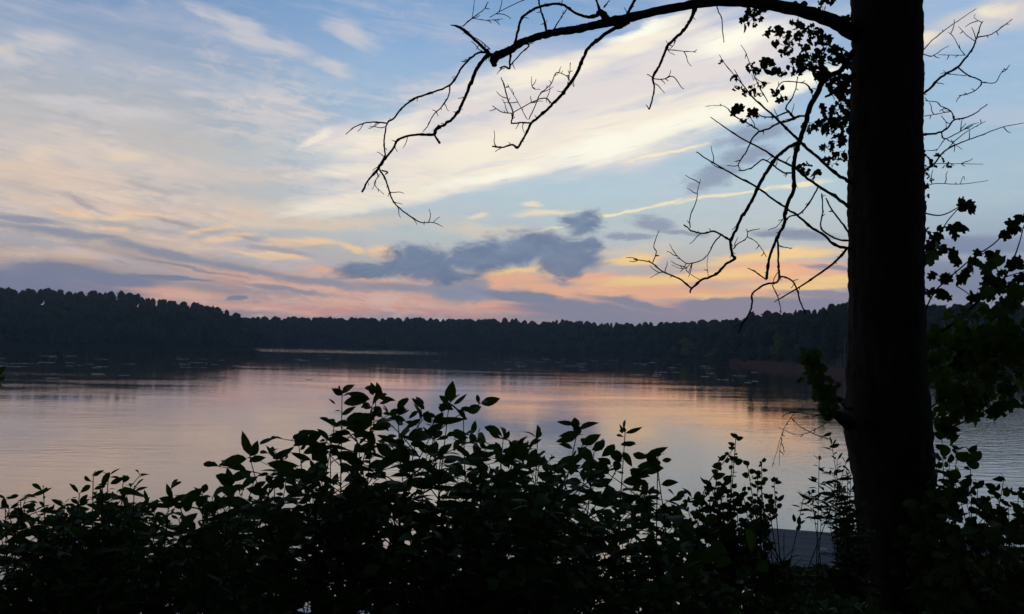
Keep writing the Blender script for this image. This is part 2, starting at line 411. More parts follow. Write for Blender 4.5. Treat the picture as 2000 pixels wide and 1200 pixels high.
class Leaves:
    def __init__(self, template):
        self.t = template; self.r = []
    def add(self, base, d, nrm, L, w, droop=0.15, fold=0.12, bend=0.0):
        self.r.append((*base, *d, *nrm, L, w, droop, fold, bend))
    def into(self, g):
        if not self.r: return
        A = np.array(self.r)
        b, d, nr = A[:, 0:3], unit(A[:, 3:6]), A[:, 6:9]
        L, w, dr, fo, be = (A[:, i][:, None] for i in range(9, 14))
        side = unit(np.cross(d, nr)); nr = np.cross(side, d)
        V, Fc = self.t
        u = V[:, 0][None, :]; v = V[:, 1][None, :]
        up = -dr * L * u ** 2 + fo * w * np.abs(v)
        lat = w * v + be * L * u * u
        pos = b[:, None, :] + (L * u)[..., None] * d[:, None, :] + lat[..., None] * side[:, None, :] + up[..., None] * nr[:, None, :]
        n, m = pos.shape[:2]
        Fb = np.arange(n)[:, None] * m
        g.v.append(pos.reshape(-1, 3))
        k = g.n
        for fc in Fc:
            g.f.extend(map(tuple, (Fb + np.array(fc)[None, :] + k).tolist()))
        g.n += n * m

def smooth_path(pts, per=5):
    """Catmull-Rom through the points (any columns)."""
    p = np.asarray(pts, float)
    if len(p) < 3:
        t = np.linspace(0, 1, per * 2)[:, None]
        return p[0] * (1 - t) + p[-1] * t
    q = np.vstack([2 * p[0] - p[1], p, 2 * p[-1] - p[-2]])
    out = []
    for i in range(1, len(q) - 2):
        for s in np.linspace(0, 1, per, endpoint=False):
            a, b, c, d = q[i - 1], q[i], q[i + 1], q[i + 2]
            out.append(0.5 * ((2 * b) + (c - a) * s + (2 * a - 5 * b + 4 * c - d) * s * s + (3 * b - a - 3 * c + d) * s ** 3))
    out.append(q[-2])
    return np.array(out)

# ------------------------------------------------------------------ ground of the near bank
def bank_z(x, y):
    if y < -1.0:
        z = H - 1.6 + 0.75 * (-1.0 - y) ** 1.0  # unseen rise behind the viewer, added to block the rear sky
    elif y < 2.0:
        z = H - 1.6 - 0.36 * max(0.0, y)
    else:
        z = H - 1.6 - 0.72 - 0.40 * (y - 2.0)
    z += 0.10 * noise.noise(Vector((x * 0.5, y * 0.5, 3.3))) + 0.03 * noise.noise(Vector((x * 2, y * 2, 8.1)))
    return max(z, -1.5) if y > 0 else min(z, 22)

def build_bank():
    xs = np.linspace(-45, 45, 121); ys = np.concatenate([np.linspace(-34, -2, 20), np.linspace(-1, 18, 58)])
    v = [(x, y, bank_z(x, y)) for y in ys for x in xs]
    nx = len(xs)
    f = [(j * nx + i, j * nx + i + 1, (j + 1) * nx + i + 1, (j + 1) * nx + i) for j in range(len(ys) - 1) for i in range(nx - 1)]
    tag(mesh_obj('bank_ground', v, f, M_EARTH), kind='structure')
build_bank()

# ------------------------------------------------------------------ lake
def build_lake():
    m, N = material('lake_water')
    out = N.n('ShaderNodeOutputMaterial')
    geo = N.n('ShaderNodeNewGeometry')
    pos = geo.outputs['Position']
    sep = N.n('ShaderNodeSeparateXYZ'); N.put(sep.inputs[0], pos)
    big = N.noise(N.mapping(pos, scale=(0.035, 0.09, 1)), 1.0, 3, 0.55)           # breeze patches
    mid = N.noise(N.mapping(pos, scale=(0.55, 1.5, 1)), 1.0, 3, 0.5, 0.3)          # long low wavelets
    fin = N.noise(N.mapping(pos, scale=(2.2, 5.5, 1)), 1.0, 3, 0.55, 0.4)          # ripples
    # lively water under the right-hand shore and a narrow breeze lane along the far shore
    lively = N.smooth(N.math('MULTIPLY_ADD', sep.outputs[1], -0.26, sep.outputs[0]), 3, 28, 0.0, 1.0)
    lane = N.math('MULTIPLY', N.smooth(sep.outputs[1], 330, 395, 0, 1), N.smooth(sep.outputs[0], -70, 10, 1, 0))
    amp = N.math('ADD', N.math('MULTIPLY', N.smooth(big, 0.36, 0.66, 0.25, 1.55), N.smooth(sep.outputs[1], 90, 260, 1.0, 0.4)), N.math('ADD', N.math('MULTIPLY', lively, 4.0), N.smooth(sep.outputs[1], 70, 25, 0.0, 1.4)))
    amp = N.math('ADD', amp, N.math('MULTIPLY', lane, 6.0))
    hgt = N.math('ADD', N.math('MULTIPLY', mid, 0.085), N.math('MULTIPLY', fin, 0.020))
    bp = N.n('ShaderNodeBump'); bp.inputs['Strength'].default_value = 1.0; bp.inputs['Distance'].default_value = 1.0
    N.put(bp.inputs['Height'], N.math('MULTIPLY', hgt, N.math('MULTIPLY', amp, 0.11)))
    gl = N.n('ShaderNodeBsdfGlossy'); gl.inputs['Color'].default_value = (1.0, 0.92, 0.88, 1); gl.inputs['Roughness'].default_value = 0.04
    N.put(gl.inputs['Normal'], bp.outputs[0])
    df = N.n('ShaderNodeBsdfDiffuse'); df.inputs[0].default_value = (0.032, 0.028, 0.022, 1)
    fr = N.n('ShaderNodeFresnel'); fr.inputs[0].default_value = 2.15
    mx = N.n('ShaderNodeMixShader')
    N.put(mx.inputs[0], N.math('MULTIPLY', fr.outputs[0], 1.28, clamp=True)); N.put(mx.inputs[1], df.outputs[0]); N.put(mx.inputs[2], gl.outputs[0])
    N.put(out.inputs[0], mx.outputs[0])
    ys = [8, 60, 150, 300, 550, 895]
    v = [(x, y, 0) for y in ys for x in (-895, -300, 300, 895)]
    f = [(j * 4 + i, j * 4 + i + 1, j * 4 + i + 5, j * 4 + i + 4) for j in range(len(ys) - 1) for i in range(3)]
    tag(mesh_obj('lake_water', v, f, m), kind='structure')
build_lake()

# ------------------------------------------------------------------ far shores: terrain + woods
def interp(pts, x):
    return float(np.interp(x, [p[0] for p in pts], [p[1] for p in pts]))

ICO_V = None
def ico():
    global ICO_V
    if ICO_V is None:
        import bmesh
        bm = bmesh.new(); bmesh.ops.create_icosphere(bm, subdivisions=2, radius=1)
        bm.verts.ensure_lookup_table()
        V = np.array([v.co[:] for v in bm.verts]); Fc = [tuple(v.index for v in f.verts) for f in bm.faces]
        bm.free(); ICO_V = (V, Fc)
    return ICO_V

def crown(g, c, rx, rz, clumps=40, size=1.0, core=0.80):
    """One deciduous crown: a lumpy inner mass and loose leaf sprays around it."""
    V, Fc = ico()
    clumps = int(clumps)
    ph = rng.uniform(0, 50, 3)
    k = np.array([0.72 + 0.55 * noise.noise(Vector(tuple(v * 1.7 + ph))) for v in V])
    g.add(np.array(c) + V * np.array([rx, rx, rz]) * (core * (0.62 + 0.5 * k))[:, None], Fc)
    d = unit(rng.normal(size=(clumps, 3))); d[:, 2] = np.abs(d[:, 2]) * 1.0 - 0.35
    r = rng.uniform(0.70, 1.22, clumps)
    ctr = np.array(c) + d * np.array([rx, rx, rz]) * r[:, None]
    a = unit(rng.normal(size=(clumps, 3))); b = unit(np.cross(a, rng.normal(size=(clumps, 3))))
    s = size * rng.uniform(0.35, 1.0, clumps)[:, None]
    q = np.stack([ctr - a * s, ctr + b * s * .6, ctr + a * s, ctr - b * s * .6], 1).reshape(-1, 3)
    g.add(q, [(4 * i, 4 * i + 1, 4 * i + 2, 4 * i + 3) for i in range(clumps)])

def shore(name, xs, shoreline, skyline, tree_h, deep, step, wood_name, wood_label, rows, terrain_mat, size=1.0, skip=None):
    tv, tf = [], []
    g = Geo()
    cols = []
    for x in xs:
        s0 = on_level(x, interp(shoreline, x))
        fw = unit(np.array([s0[0], s0[1], 0.0]))
        back = s0 + fw * deep
        sky = ray(x, interp(skyline, x)); k = math.hypot(back[0], back[1]) / math.hypot(sky[0], sky[1])
        ztop = H + sky[2] * k - tree_h * 0.76
        cols.append((s0, back, max(ztop, 1.2)))
    R = 9
    for (s0, back, zt) in cols:
        for j in range(R + 2):
            t = (j - 1) / (R - 1)
            if j == 0: q = s0 - unit(s0 * [1, 1, 0]) * 6; z = -1.0
            elif j == R + 1: q = back + (back - s0) * 1.2; z = zt * 0.8
            else: q = s0 + (back - s0) * t; z = 0.35 + (zt - 0.35) * (t ** 0.85)
            tv.append((q[0], q[1], z))
    M = R + 2
    for i in range(len(cols) - 1):
        for j in range(M - 1):
            tf.append((i * M + j, (i + 1) * M + j, (i + 1) * M + j + 1, i * M + j + 1))
    tag(mesh_obj(name, tv, tf, terrain_mat), kind='structure')
    # woods
    x = xs[0]
    while x < xs[-1]:
        i = min(int((x - xs[0]) / (xs[1] - xs[0])), len(cols) - 2)
        fr = (x - xs[i]) / (xs[1] - xs[0])
        s0 = cols[i][0] * (1 - fr) + cols[i + 1][0] * fr
        bk = cols[i][1] * (1 - fr) + cols[i + 1][1] * fr
        zt = cols[i][2] * (1 - fr) + cols[i + 1][2] * fr
        for r in range(rows):
            t = (r + rng.uniform(0.1, 0.9)) / rows if r < rows - 1 else rng.uniform(0.92, 1.0)
            if skip and skip(x, t): continue
            q = s0 + (bk - s0) * t
            lat = np.array([-q[1], q[0], 0]) / np.hypot(q[0], q[1])
            q = q + lat * rng.normal() * step * 0.3
            z = 0.35 + (zt - 0.35) * (t ** 0.85)
            hh = tree_h * (1.0 + 0.028 * rng.normal()) * (0.8 if r == 0 else 1.0)
            rx = hh * rng.uniform(0.13, 0.30)
            hh *= 1.06 if rng.random() < .03 else 1.0
            crown(g, (q[0], q[1], z + hh * 0.64), rx, hh * 0.32, 56, size * .8)
            crown(g, (q[0] + rng.normal() * rx, q[1] + rng.normal() * rx, z + hh * 0.66), rx * .55, hh * 0.26, 34, size * .7)
            crown(g, (q[0] + rng.normal() * rx * .8, q[1] - rx * .5, z + hh * 0.42), rx * .9, hh * 0.34, 30, size)
            if r == 0:       # skirts of low growth at the water's edge
                for m in (-.5, .5):
                    crown(g, (q[0] + m * rx * 1.3 - 1.2 * q[0] / q[1], q[1] - 1.2, z + hh * 0.2), rx * 1.0, hh * 0.30, 30, size * .8)
        x += step * F / np.hypot(s0[0], s0[1]) * rng.uniform(0.8, 1.2)
    o = g.build(wood_name, M_WOOD_FAR, smooth=False)
    tag(o, wood_label, None, None, 'stuff')

left_shore = [(-700, 661), (-260, 672), (0, 676), (250, 680), (440, 683), (492, 683)]
left_sky = [(-700, 543), (-260, 556), (-60, 562), (0, 565), (40, 570), (90, 566), (150, 573), (230, 573), (290, 588), (340, 590), (390, 598), (420, 602), (448, 611), (468, 624), (484, 642), (494, 668)]
shore('left_hill', list(np.arange(-700, 500, 10.0)), left_shore, left_sky, 11.0, 95, 3.4, 'wooded_hillside',
      'dark wooded hill falling to the lake on the left of the far treeline', 6, M_FOREST_FLOOR, 1.0)
far_shore = [(380, 675), (490, 677.5), (850, 684), (1000, 688.5), (1200, 697), (1340, 702), (1500, 703)]
far_sky = [(380, 622), (440, 622), (480, 623), (560, 623), (620, 624), (700, 624), (800, 624), (900, 627), (1000, 627), (1040, 632), (1130, 631), (1160, 634), (1210, 637), (1250, 635), (1340, 634), (1500, 632)]
shore('far_shore_ground', list(np.arange(380, 1500, 13.0)), far_shore, far_sky, 13.0, 60, 3.6, 'far_woods',
      'long low bank of dark woods across the far end of the lake', 6, M_FOREST_FLOOR, 1.0)
right_shore = [(1310, 704), (1400, 709), (1450, 713), (1560, 724), (1660, 735), (1800, 742), (2000, 747), (2250, 752)]
right_sky = [(1310, 636), (1340, 632), (1370, 627), (1400, 632), (1440, 631), (1480, 622), (1520, 613), (1560, 614), (1580, 612), (1600, 616), (1620, 604), (1650, 596), (1700, 594), (1800, 600), (1860, 602), (1900, 597), (2250, 596)]
shore('right_shore_ground', list(np.arange(1310, 2250, 12.0)), right_shore, right_sky, 10.5, 55, 3.2, 'shore_woods',
      'nearer woods above the red clay shore beside the big trunk', 5, M_FOREST_FLOOR, 0.8,
      skip=lambda x, t: t < 0.14 and x > 1420)

def clay_beach():
    v, f = [], []
    xs = np.arange(1424, 2200, 8.0)
    for i, x in enumerate(xs):
        y = interp(right_shore, x)
        a = on_level(x, y, 0.0); fw = unit(a * [1, 1, 0])
        w = 1.8 * min(1.0, (x - 1416) / 60) * (0.8 + 0.5 * noise.noise(Vector((x * 0.03, 0, 0))))
        for t, z in ((-1.0, -0.25), (0, 0.10), (0.35, 0.60), (0.7, 1.35), (1.0, 1.9)):
            q = a + fw * (w * t) - fw * 2.0
            v.append((q[0], q[1], z + (0.25 * noise.noise(Vector((x * 0.11, t * 3, 2))) if t > 0 else 0)))
    for i in range(len(xs) - 1):
        for j in range(4):
            f.append((i * 5 + j, (i + 1) * 5 + j, (i + 1) * 5 + j + 1, i * 5 + j + 1))
    tag(mesh_obj('clay_beach', v, f, M_CLAY), kind='structure')
clay_beach()

def shore_tree(x, ypx_top, wpx, mat, label, name='shore_tree', set_back=3.0, cat='tree', trunk=True):
    a = on_level(x, interp(right_shore, x)); fw = unit(a * [1, 1, 0])
    q = a + fw * set_back; q[2] = 0.6
    d = np.hypot(q[0], q[1]); top = H + ray(x, ypx_top)[2] / np.hypot(*ray(x, ypx_top)[:2]) * d
    hh = top - q[2]; rx = wpx / 2 / F * d
    o = empty(name, q, label, cat, 'trees standing out along the right shore')
    g = Geo(); n = 5
    for i in range(n):
        t = i / (n - 1)
        off = rng.normal(size=2) * rx * 0.35
        crown(g, (q[0] + off[0], q[1] + off[1], q[2] + hh * (0.32 + 0.52 * t)), rx * (1.0 - 0.45 * t) * 0.8, hh * 0.24, 60, 0.45 + 0.02 * hh)
    g.build('crown', mat, o, False)
    if trunk:
        t = Geo(); t.tube([q + [0, 0, -0.6], q + [0.05, 0, hh * .35], q + [0.1, 0.1, hh * 0.8]], [hh * .022, hh * .016, hh * .006], 7)
        t.build('trunk', M_BARK, o)
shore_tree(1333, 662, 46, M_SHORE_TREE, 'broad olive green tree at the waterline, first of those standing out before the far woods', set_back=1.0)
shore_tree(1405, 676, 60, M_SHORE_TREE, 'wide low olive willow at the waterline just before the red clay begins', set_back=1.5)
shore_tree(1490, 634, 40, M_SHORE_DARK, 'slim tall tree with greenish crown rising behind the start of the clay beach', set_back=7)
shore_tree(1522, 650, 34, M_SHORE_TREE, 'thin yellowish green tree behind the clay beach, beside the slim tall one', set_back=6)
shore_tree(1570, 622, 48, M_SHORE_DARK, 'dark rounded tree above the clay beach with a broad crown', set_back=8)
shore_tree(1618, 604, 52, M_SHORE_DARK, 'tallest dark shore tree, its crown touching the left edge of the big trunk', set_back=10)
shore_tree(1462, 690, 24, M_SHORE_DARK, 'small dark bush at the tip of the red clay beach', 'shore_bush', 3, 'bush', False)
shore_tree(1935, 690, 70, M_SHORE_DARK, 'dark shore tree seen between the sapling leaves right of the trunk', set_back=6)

def bare_trunks():
    for i, (x, y0, y1) in enumerate(((1648, 735, 662), (1640, 733, 690), (1634, 733, 700))):
        a = on_level(x, interp(right_shore, x)); fw = unit(a * [1, 1, 0]); q = a + fw * 4.0
        d = np.hypot(q[0], q[1]); top = H + ray(x, y1)[2] * d
        g = Geo(); g.tube([[q[0], q[1], 0.3], [q[0] + .2, q[1], top * .5], [q[0] + .1, q[1], top]], [.13, .11, .06], 6)
        for k in range(4):
            z = top * (0.5 + 0.12 * k); s = 1 if k % 2 else -1
            g.tube([[q[0] + .15, q[1], z], [q[0] + .15 + s * .9, q[1], z + .8]], [.05, .02], 5)
        o = g.build('dead_shore_tree', solid_material('grey_dead_wood', (0.16, 0.14, 0.14), (0.26, 0.23, 0.22), .9, 4))
        tag(o, ['tall pale bare trunk on the red clay next to the big tree', 'middle one of the pale bare trunks on the red clay, shorter than the tall one',
                'shortest pale bare stem on the red clay'][i], 'dead tree', 'bare trunks on the clay shore')
bare_trunks()

def glint_patches():  # pale ripple glints on the lake, built as small floating discs
    g = Geo(); L = []
    def patch(x, y, wpx, n):
        c = on_level(x, y); d = np.hypot(c[0], c[1])
        hw = wpx / 2 / F * d
        for _ in range(n):
            px = c[0] + rng.normal() * hw * 0.5; py = c[1] + rng.normal() * hw * 0.3
            L.append((px, py, rng.uniform(0.16, 0.30)))
    for _ in range(42):
        x = rng.uniform(-40, 480); y = 692 + 0.02 * x + abs(rng.normal()) * 20
        if y < 748: patch(x, y, rng.uniform(8, 30), int(rng.uniform(12, 28)))
    for _ in range(45):
        x = rng.uniform(950, 1500); y = interp([(950, 698), (1200, 704), (1350, 712), (1500, 728)], x) + abs(rng.normal()) * 13
        patch(x, y, rng.uniform(8, 26), int(rng.uniform(12, 28)))
    for _ in range(10):
        x = rng.uniform(490, 950); y = interp([(490, 692), (950, 700)], x) + abs(rng.normal()) * 16
        patch(x, y, rng.uniform(10, 26), int(rng.uniform(8, 20)))
    ang = np.linspace(0.25, 2 * math.pi - 0.25, 8)
    for (x, y, r) in L:
        tx, ty = rng.normal() * 0.05, -abs(rng.normal()) * 0.09
        v = [(x, y, 0.012)] + [(x + r * math.cos(a), y + r * math.sin(a) * rng.uniform(.85, 1), 0.014 + r * (math.cos(a) * tx + math.sin(a) * -ty) * 1.0 + 0.02) for a in ang]
        g.add(v, [(0, i, i + 1) for i in range(1, 8)])
    o = g.build('water_glints', M_GLINT)
    tag(o, 'pale water glints made as flat floating discs, scattered over the dark reflections of the woods', None, None, 'stuff')
glint_patches()

# ------------------------------------------------------------------ dock
def dock():
    zt = 0.55
    A = on_level(1486, 1030, zt); B = on_level(1995, 1068, zt)
    ex = unit((B - A) * [1, 1, 0]); ey = np.array([-ex[1], ex[0], 0])
    Lx = np.linalg.norm(B - A) + 6; dep = 4.6
    rot = np.stack([ex, ey, [0, 0, 1]], 1)
    o = empty('lake_dock', A, 'grey weathered plank dock on the lake behind the big trunk', 'dock')
    g = Geo(); n = 32
    for i in range(n):
        y1 = -i * dep / n; y0 = y1 - dep / n + 0.012
        g.box((0, y0, -0.05 + rng.uniform(-.003, .003)), (Lx, y1, 0.0 + rng.uniform(-.004, .004)), rot, A)
    g.build('deck', M_DECK, o, False)
    g = Geo()
    g.box((-0.02, 0.003, -0.24), (Lx, 0.06, -0.015), rot, A); g.box((-0.02, -dep - 0.06, -0.24), (Lx, -dep - 0.003, -0.015), rot, A)
    g.box((-0.06, -dep - 0.06, -0.24), (-0.022, 0.06, -0.015), rot, A)
    g.build('frame', M_POST, o, False)
    for sx in (0.4, 4.2, 8.2):
        for sy in (-0.25, -dep + 0.25):
            g = Geo(); q = A + rot @ np.array([sx, sy, 0])
            g.tube([q + [0, 0, -1.6], q + [0, 0, -0.06]], [.09, .09], 10)
            g.build('post', M_POST, o)
    # swim ladder rails standing over the left end
    lad = empty('swim_ladder', A, 'pale metal swim ladder rails at the left end of the dock', 'ladder')
    for k, (xa, ya, xb, yb) in enumerate(((1479, 1045, 1493, 1062), (1481, 1056, 1485, 1070))):
        p0 = P(xa, ya, 24.3); p1 = P(xb, yb, 23.9)
        g = Geo(); pts = smooth_path([p0 + [0, .15, -.3], p0 + [0, 0, -.02], (p0 + p1) / 2 + [0, 0, .03], p1, p1 + [0.02, -.12, -0.25]], 6)
        g.tube(pts, [0.022] * len(pts), 8); g.build('rail', M_PALE, lad)
    g = Geo()
    for s in (0.25, 0.5, 0.75):
        a = P(1479, 1045, 24.3) * (1 - s) + P(1493, 1062, 23.9) * s; b = P(1481, 1056, 24.3) * (1 - s) + P(1485, 1070, 23.9) * s
        g.tube([a, b], [.012, .012], 6)
    g.build('rung', M_PALE, lad)
    # white fender lying on the planks
    c = on_level(1608, 1076, zt + 0.07)
    f = empty('boat_fender', c, 'small white boat fender lying on the grey dock planks', 'fender')
    g = Geo(); t = np.linspace(-1, 1, 13); d = unit(np.array([1.0, -0.3, 0]))
    g.tube([c + d * 0.12 * k for k in t], [max(0.018, 0.075 * math.sqrt(max(0, 1 - abs(k) ** 4))) for k in t], 12); g.build('body', M_WHITE, f)
    g = Geo(); pts = smooth_path([c + d * .12, c + d * .18 + [0, 0, -.03], c + d * .22 + [0.02, -.1, -.06], c + d * .12 + [0, -.16, -.06]], 5)
    g.tube(pts, [.009] * len(pts), 6); g.build('rope', M_WHITE, f)
    # pale handrail on the right of the dock
    r0 = P(1978, 1089, 21.5); r1 = P(2060, 1121, 20.3)
    h = empty('dock_handrail', [r0[0], r0[1], zt], 'pale wooden handrail at the right end of the dock', 'handrail')
    g = Geo(); g.tube([r0, r1], [.045, .045], 8); g.build('rail', solid_material('pale_wood', (.5, .42, .38), (.62, .54, .48), .7, 5), h)
    for q in (r0 * .9 + r1 * .1, r0 * .1 + r1 * .9):
        g = Geo(); g.tube([[q[0], q[1], zt - .02], q - [0, 0, 0.03]], [.035, .035], 8); g.build('post', M_POST, h)
dock()

# ------------------------------------------------------------------ the big tree
TD = 4.3      # distance of the trunk
LEFT_EDGE = [(-500, 1672), (0, 1665), (100, 1667), (250, 1661), (400, 1659), (560, 1660), (700, 1659), (770, 1656), (815, 1648), (850, 1650), (890, 1659), (950, 1671), (1050, 1678), (1200, 1685), (1500, 1690), (1900, 1640)]
RIGHT_EDGE = [(-500, 1790), (0, 1797), (150, 1800), (260, 1799), (400, 1801), (600, 1800), (720, 1805), (800, 1812), (900, 1819), (1000, 1825), (1100, 1830), (1200, 1840), (1500, 1850), (1900, 1910)]

def build_tree():
    base = P(1760, 1840, TD); base[2] = bank_z(base[0], base[1])
    tree = empty('bare_limbed_tree', base, 'big dark tree with a thick straight trunk and long bare drooping limbs over the lake', 'tree')
    # trunk
    V, Fc = [], []
    ys = np.concatenate([np.arange(-480, 0, 12), np.arange(0, 1200, 5), np.arange(1200, 1900, 14)]); SEG = 72
    side = RT0; dep = np.array([0, 1.0, 0])
    for y in ys:
        l, r = interp(LEFT_EDGE, y), interp(RIGHT_EDGE, y)
        c = P((l + r) / 2, y, TD); rad = (r - l) / 2 / F * TD
        for j in range(SEG):
            a = 2 * math.pi * j / SEG
            z = c[2]
            ridge = noise.noise(Vector((math.cos(a) * 5.5, math.sin(a) * 5.5, z * 2.2)))
            fine = noise.noise(Vector((math.cos(a) * 15, math.sin(a) * 15, z * 9.0)))
            chip = noise.noise(Vector((math.cos(a) * 9, math.sin(a) * 9, z * 30.0)))
            lump = noise.noise(Vector((math.cos(a) * 2.0, math.sin(a) * 2.0, z * 5.0)))
            k = rad * (0.965 + 0.030 * ridge + 0.034 * fine + 0.046 * chip + 0.022 * lump)
            V.append(c + side * k * math.cos(a) + dep * k * math.sin(a))
    n = len(ys)
    for i in range(n - 1):
        for j in range(SEG):
            j2 = (j + 1) % SEG
            Fc.append((i * SEG + j, i * SEG + j2, (i + 1) * SEG + j2, (i + 1) * SEG + j))
    trunk = mesh_obj('trunk', V, Fc, M_BARK, tree)
    # upper trunk and crown out of sight above: they shade the bank
    top = P(1730, -480, TD)
    g = Geo(); g.tube([top + [0, 0, -.1], top + [0.1, 0.3, 1.5], top + [0.0, .2, 3.2], top + [0.3, 0, 5]], [.155, .14, .1, .03], 16); g.build('upper_trunk', M_BARK, tree)
    cg = Geo(); lv = Leaves(LOBED)
    for _ in range(5200):
        q = unit(rng.normal(size=3)) * rng.uniform(0.35, 1.0) ** 0.5 * np.array([5.5, 4.6, 2.0]) + np.array([top[0] - 1.6, top[1] - 3.2, top[2] + 2.9])
        ek = q - EYE
        if ek[1] > 0 and ek[2] < 0.52 * ek[1] + 0.3: continue
        lv.add(q, unit(rng.normal(size=3) * [1, 1, .4]), unit(np.array([0, 0, 1.0]) + 0.5 * rng.normal(size=3)), rng.uniform(.14, .24), .11)
    lv.into(cg); cg.build('crown', M_LEAF_TREE, tree)

    def branch_geo(g, pts, d0, d1, wig=0.5, twigs=0.0, sides=7, rs=1.0):
        """pts: (x, y, apparent width) along the limb; depth runs from d0 to d1."""
        p = smooth_path(pts, 5)
        s = np.concatenate([[0], np.cumsum(np.hypot(np.diff(p[:, 0]), np.diff(p[:, 1])))]); s /= max(s[-1], 1e-6)
        dd = d0 + (d1 - d0) * s
        q = []; rr = []
        for i in range(len(p)):
            w = max(p[i, 2], 0.9)
            jx = 1.5 * wig * noise.noise(Vector((i * 0.55, p[0, 0], 1.0))) * min(2.2, 0.6 + w * .25); jy = 1.5 * wig * noise.noise(Vector((i * 0.55, p[0, 1], 9.0))) * min(2.2, .6 + w * .25)
            q.append(P(p[i, 0] + jx, p[i, 1] + jy, dd[i]))
            knot = 1 + 0.26 * noise.noise(Vector((i * 0.8, p[0, 0], 20.0))) + (0.35 if (i * 7 + int(p[0, 0])) % 11 == 0 and w < 9 else 0)
            rr.append(rs * knot * w / 2 / F * dd[i])
        g.tube(q, rr, sides)
        if twigs:
            L = np.sum(np.hypot(np.diff(p[:, 0]), np.diff(p[:, 1])))
            for _ in range(int(L / 9 * twigs)):
                i = random.randrange(2, len(p) - 1)
                t = p[i] - p[i - 1]; a = math.atan2(t[1], t[0]) + random.choice((-1, 1)) * random.uniform(.5, 1.2)
                l = random.choice((random.uniform(4, 10), random.uniform(8, 34))) if p[i, 2] < 5 else random.uniform(4, 16)
                tw = [(p[i, 0], p[i, 1], 1.9)]
                for k in range(3):
                    a += random.uniform(-.45, .45)
                    tw.append((tw[-1][0] + math.cos(a) * l / 3, tw[-1][1] + math.sin(a) * l / 3, 1.7 - k * .3))
                tp = smooth_path(tw, 3)
                dz = random.uniform(-.05, .05)
                g.tube([P(a_[0], a_[1], dd[i] + dz * k / len(tp)) for k, a_ in enumerate(tp)], [max(.8, a_[2]) / 2 / F * dd[i] for a_ in tp], 4)

    def limb(paths, d0, d1, twigs=0.5):
        g = Geo()
        for k, item in enumerate(paths):
            pts, da, db = item if isinstance(item, tuple) else (item, d0, d1)
            branch_geo(g, pts, da, db, 0.6, twigs if k else twigs * .5)
        return g.build('branch', M_TWIG if paths[0][0][0][2] < 6 else M_BARK, tree) if isinstance(paths[0], tuple) else g.build('branch', M_BARK, tree)

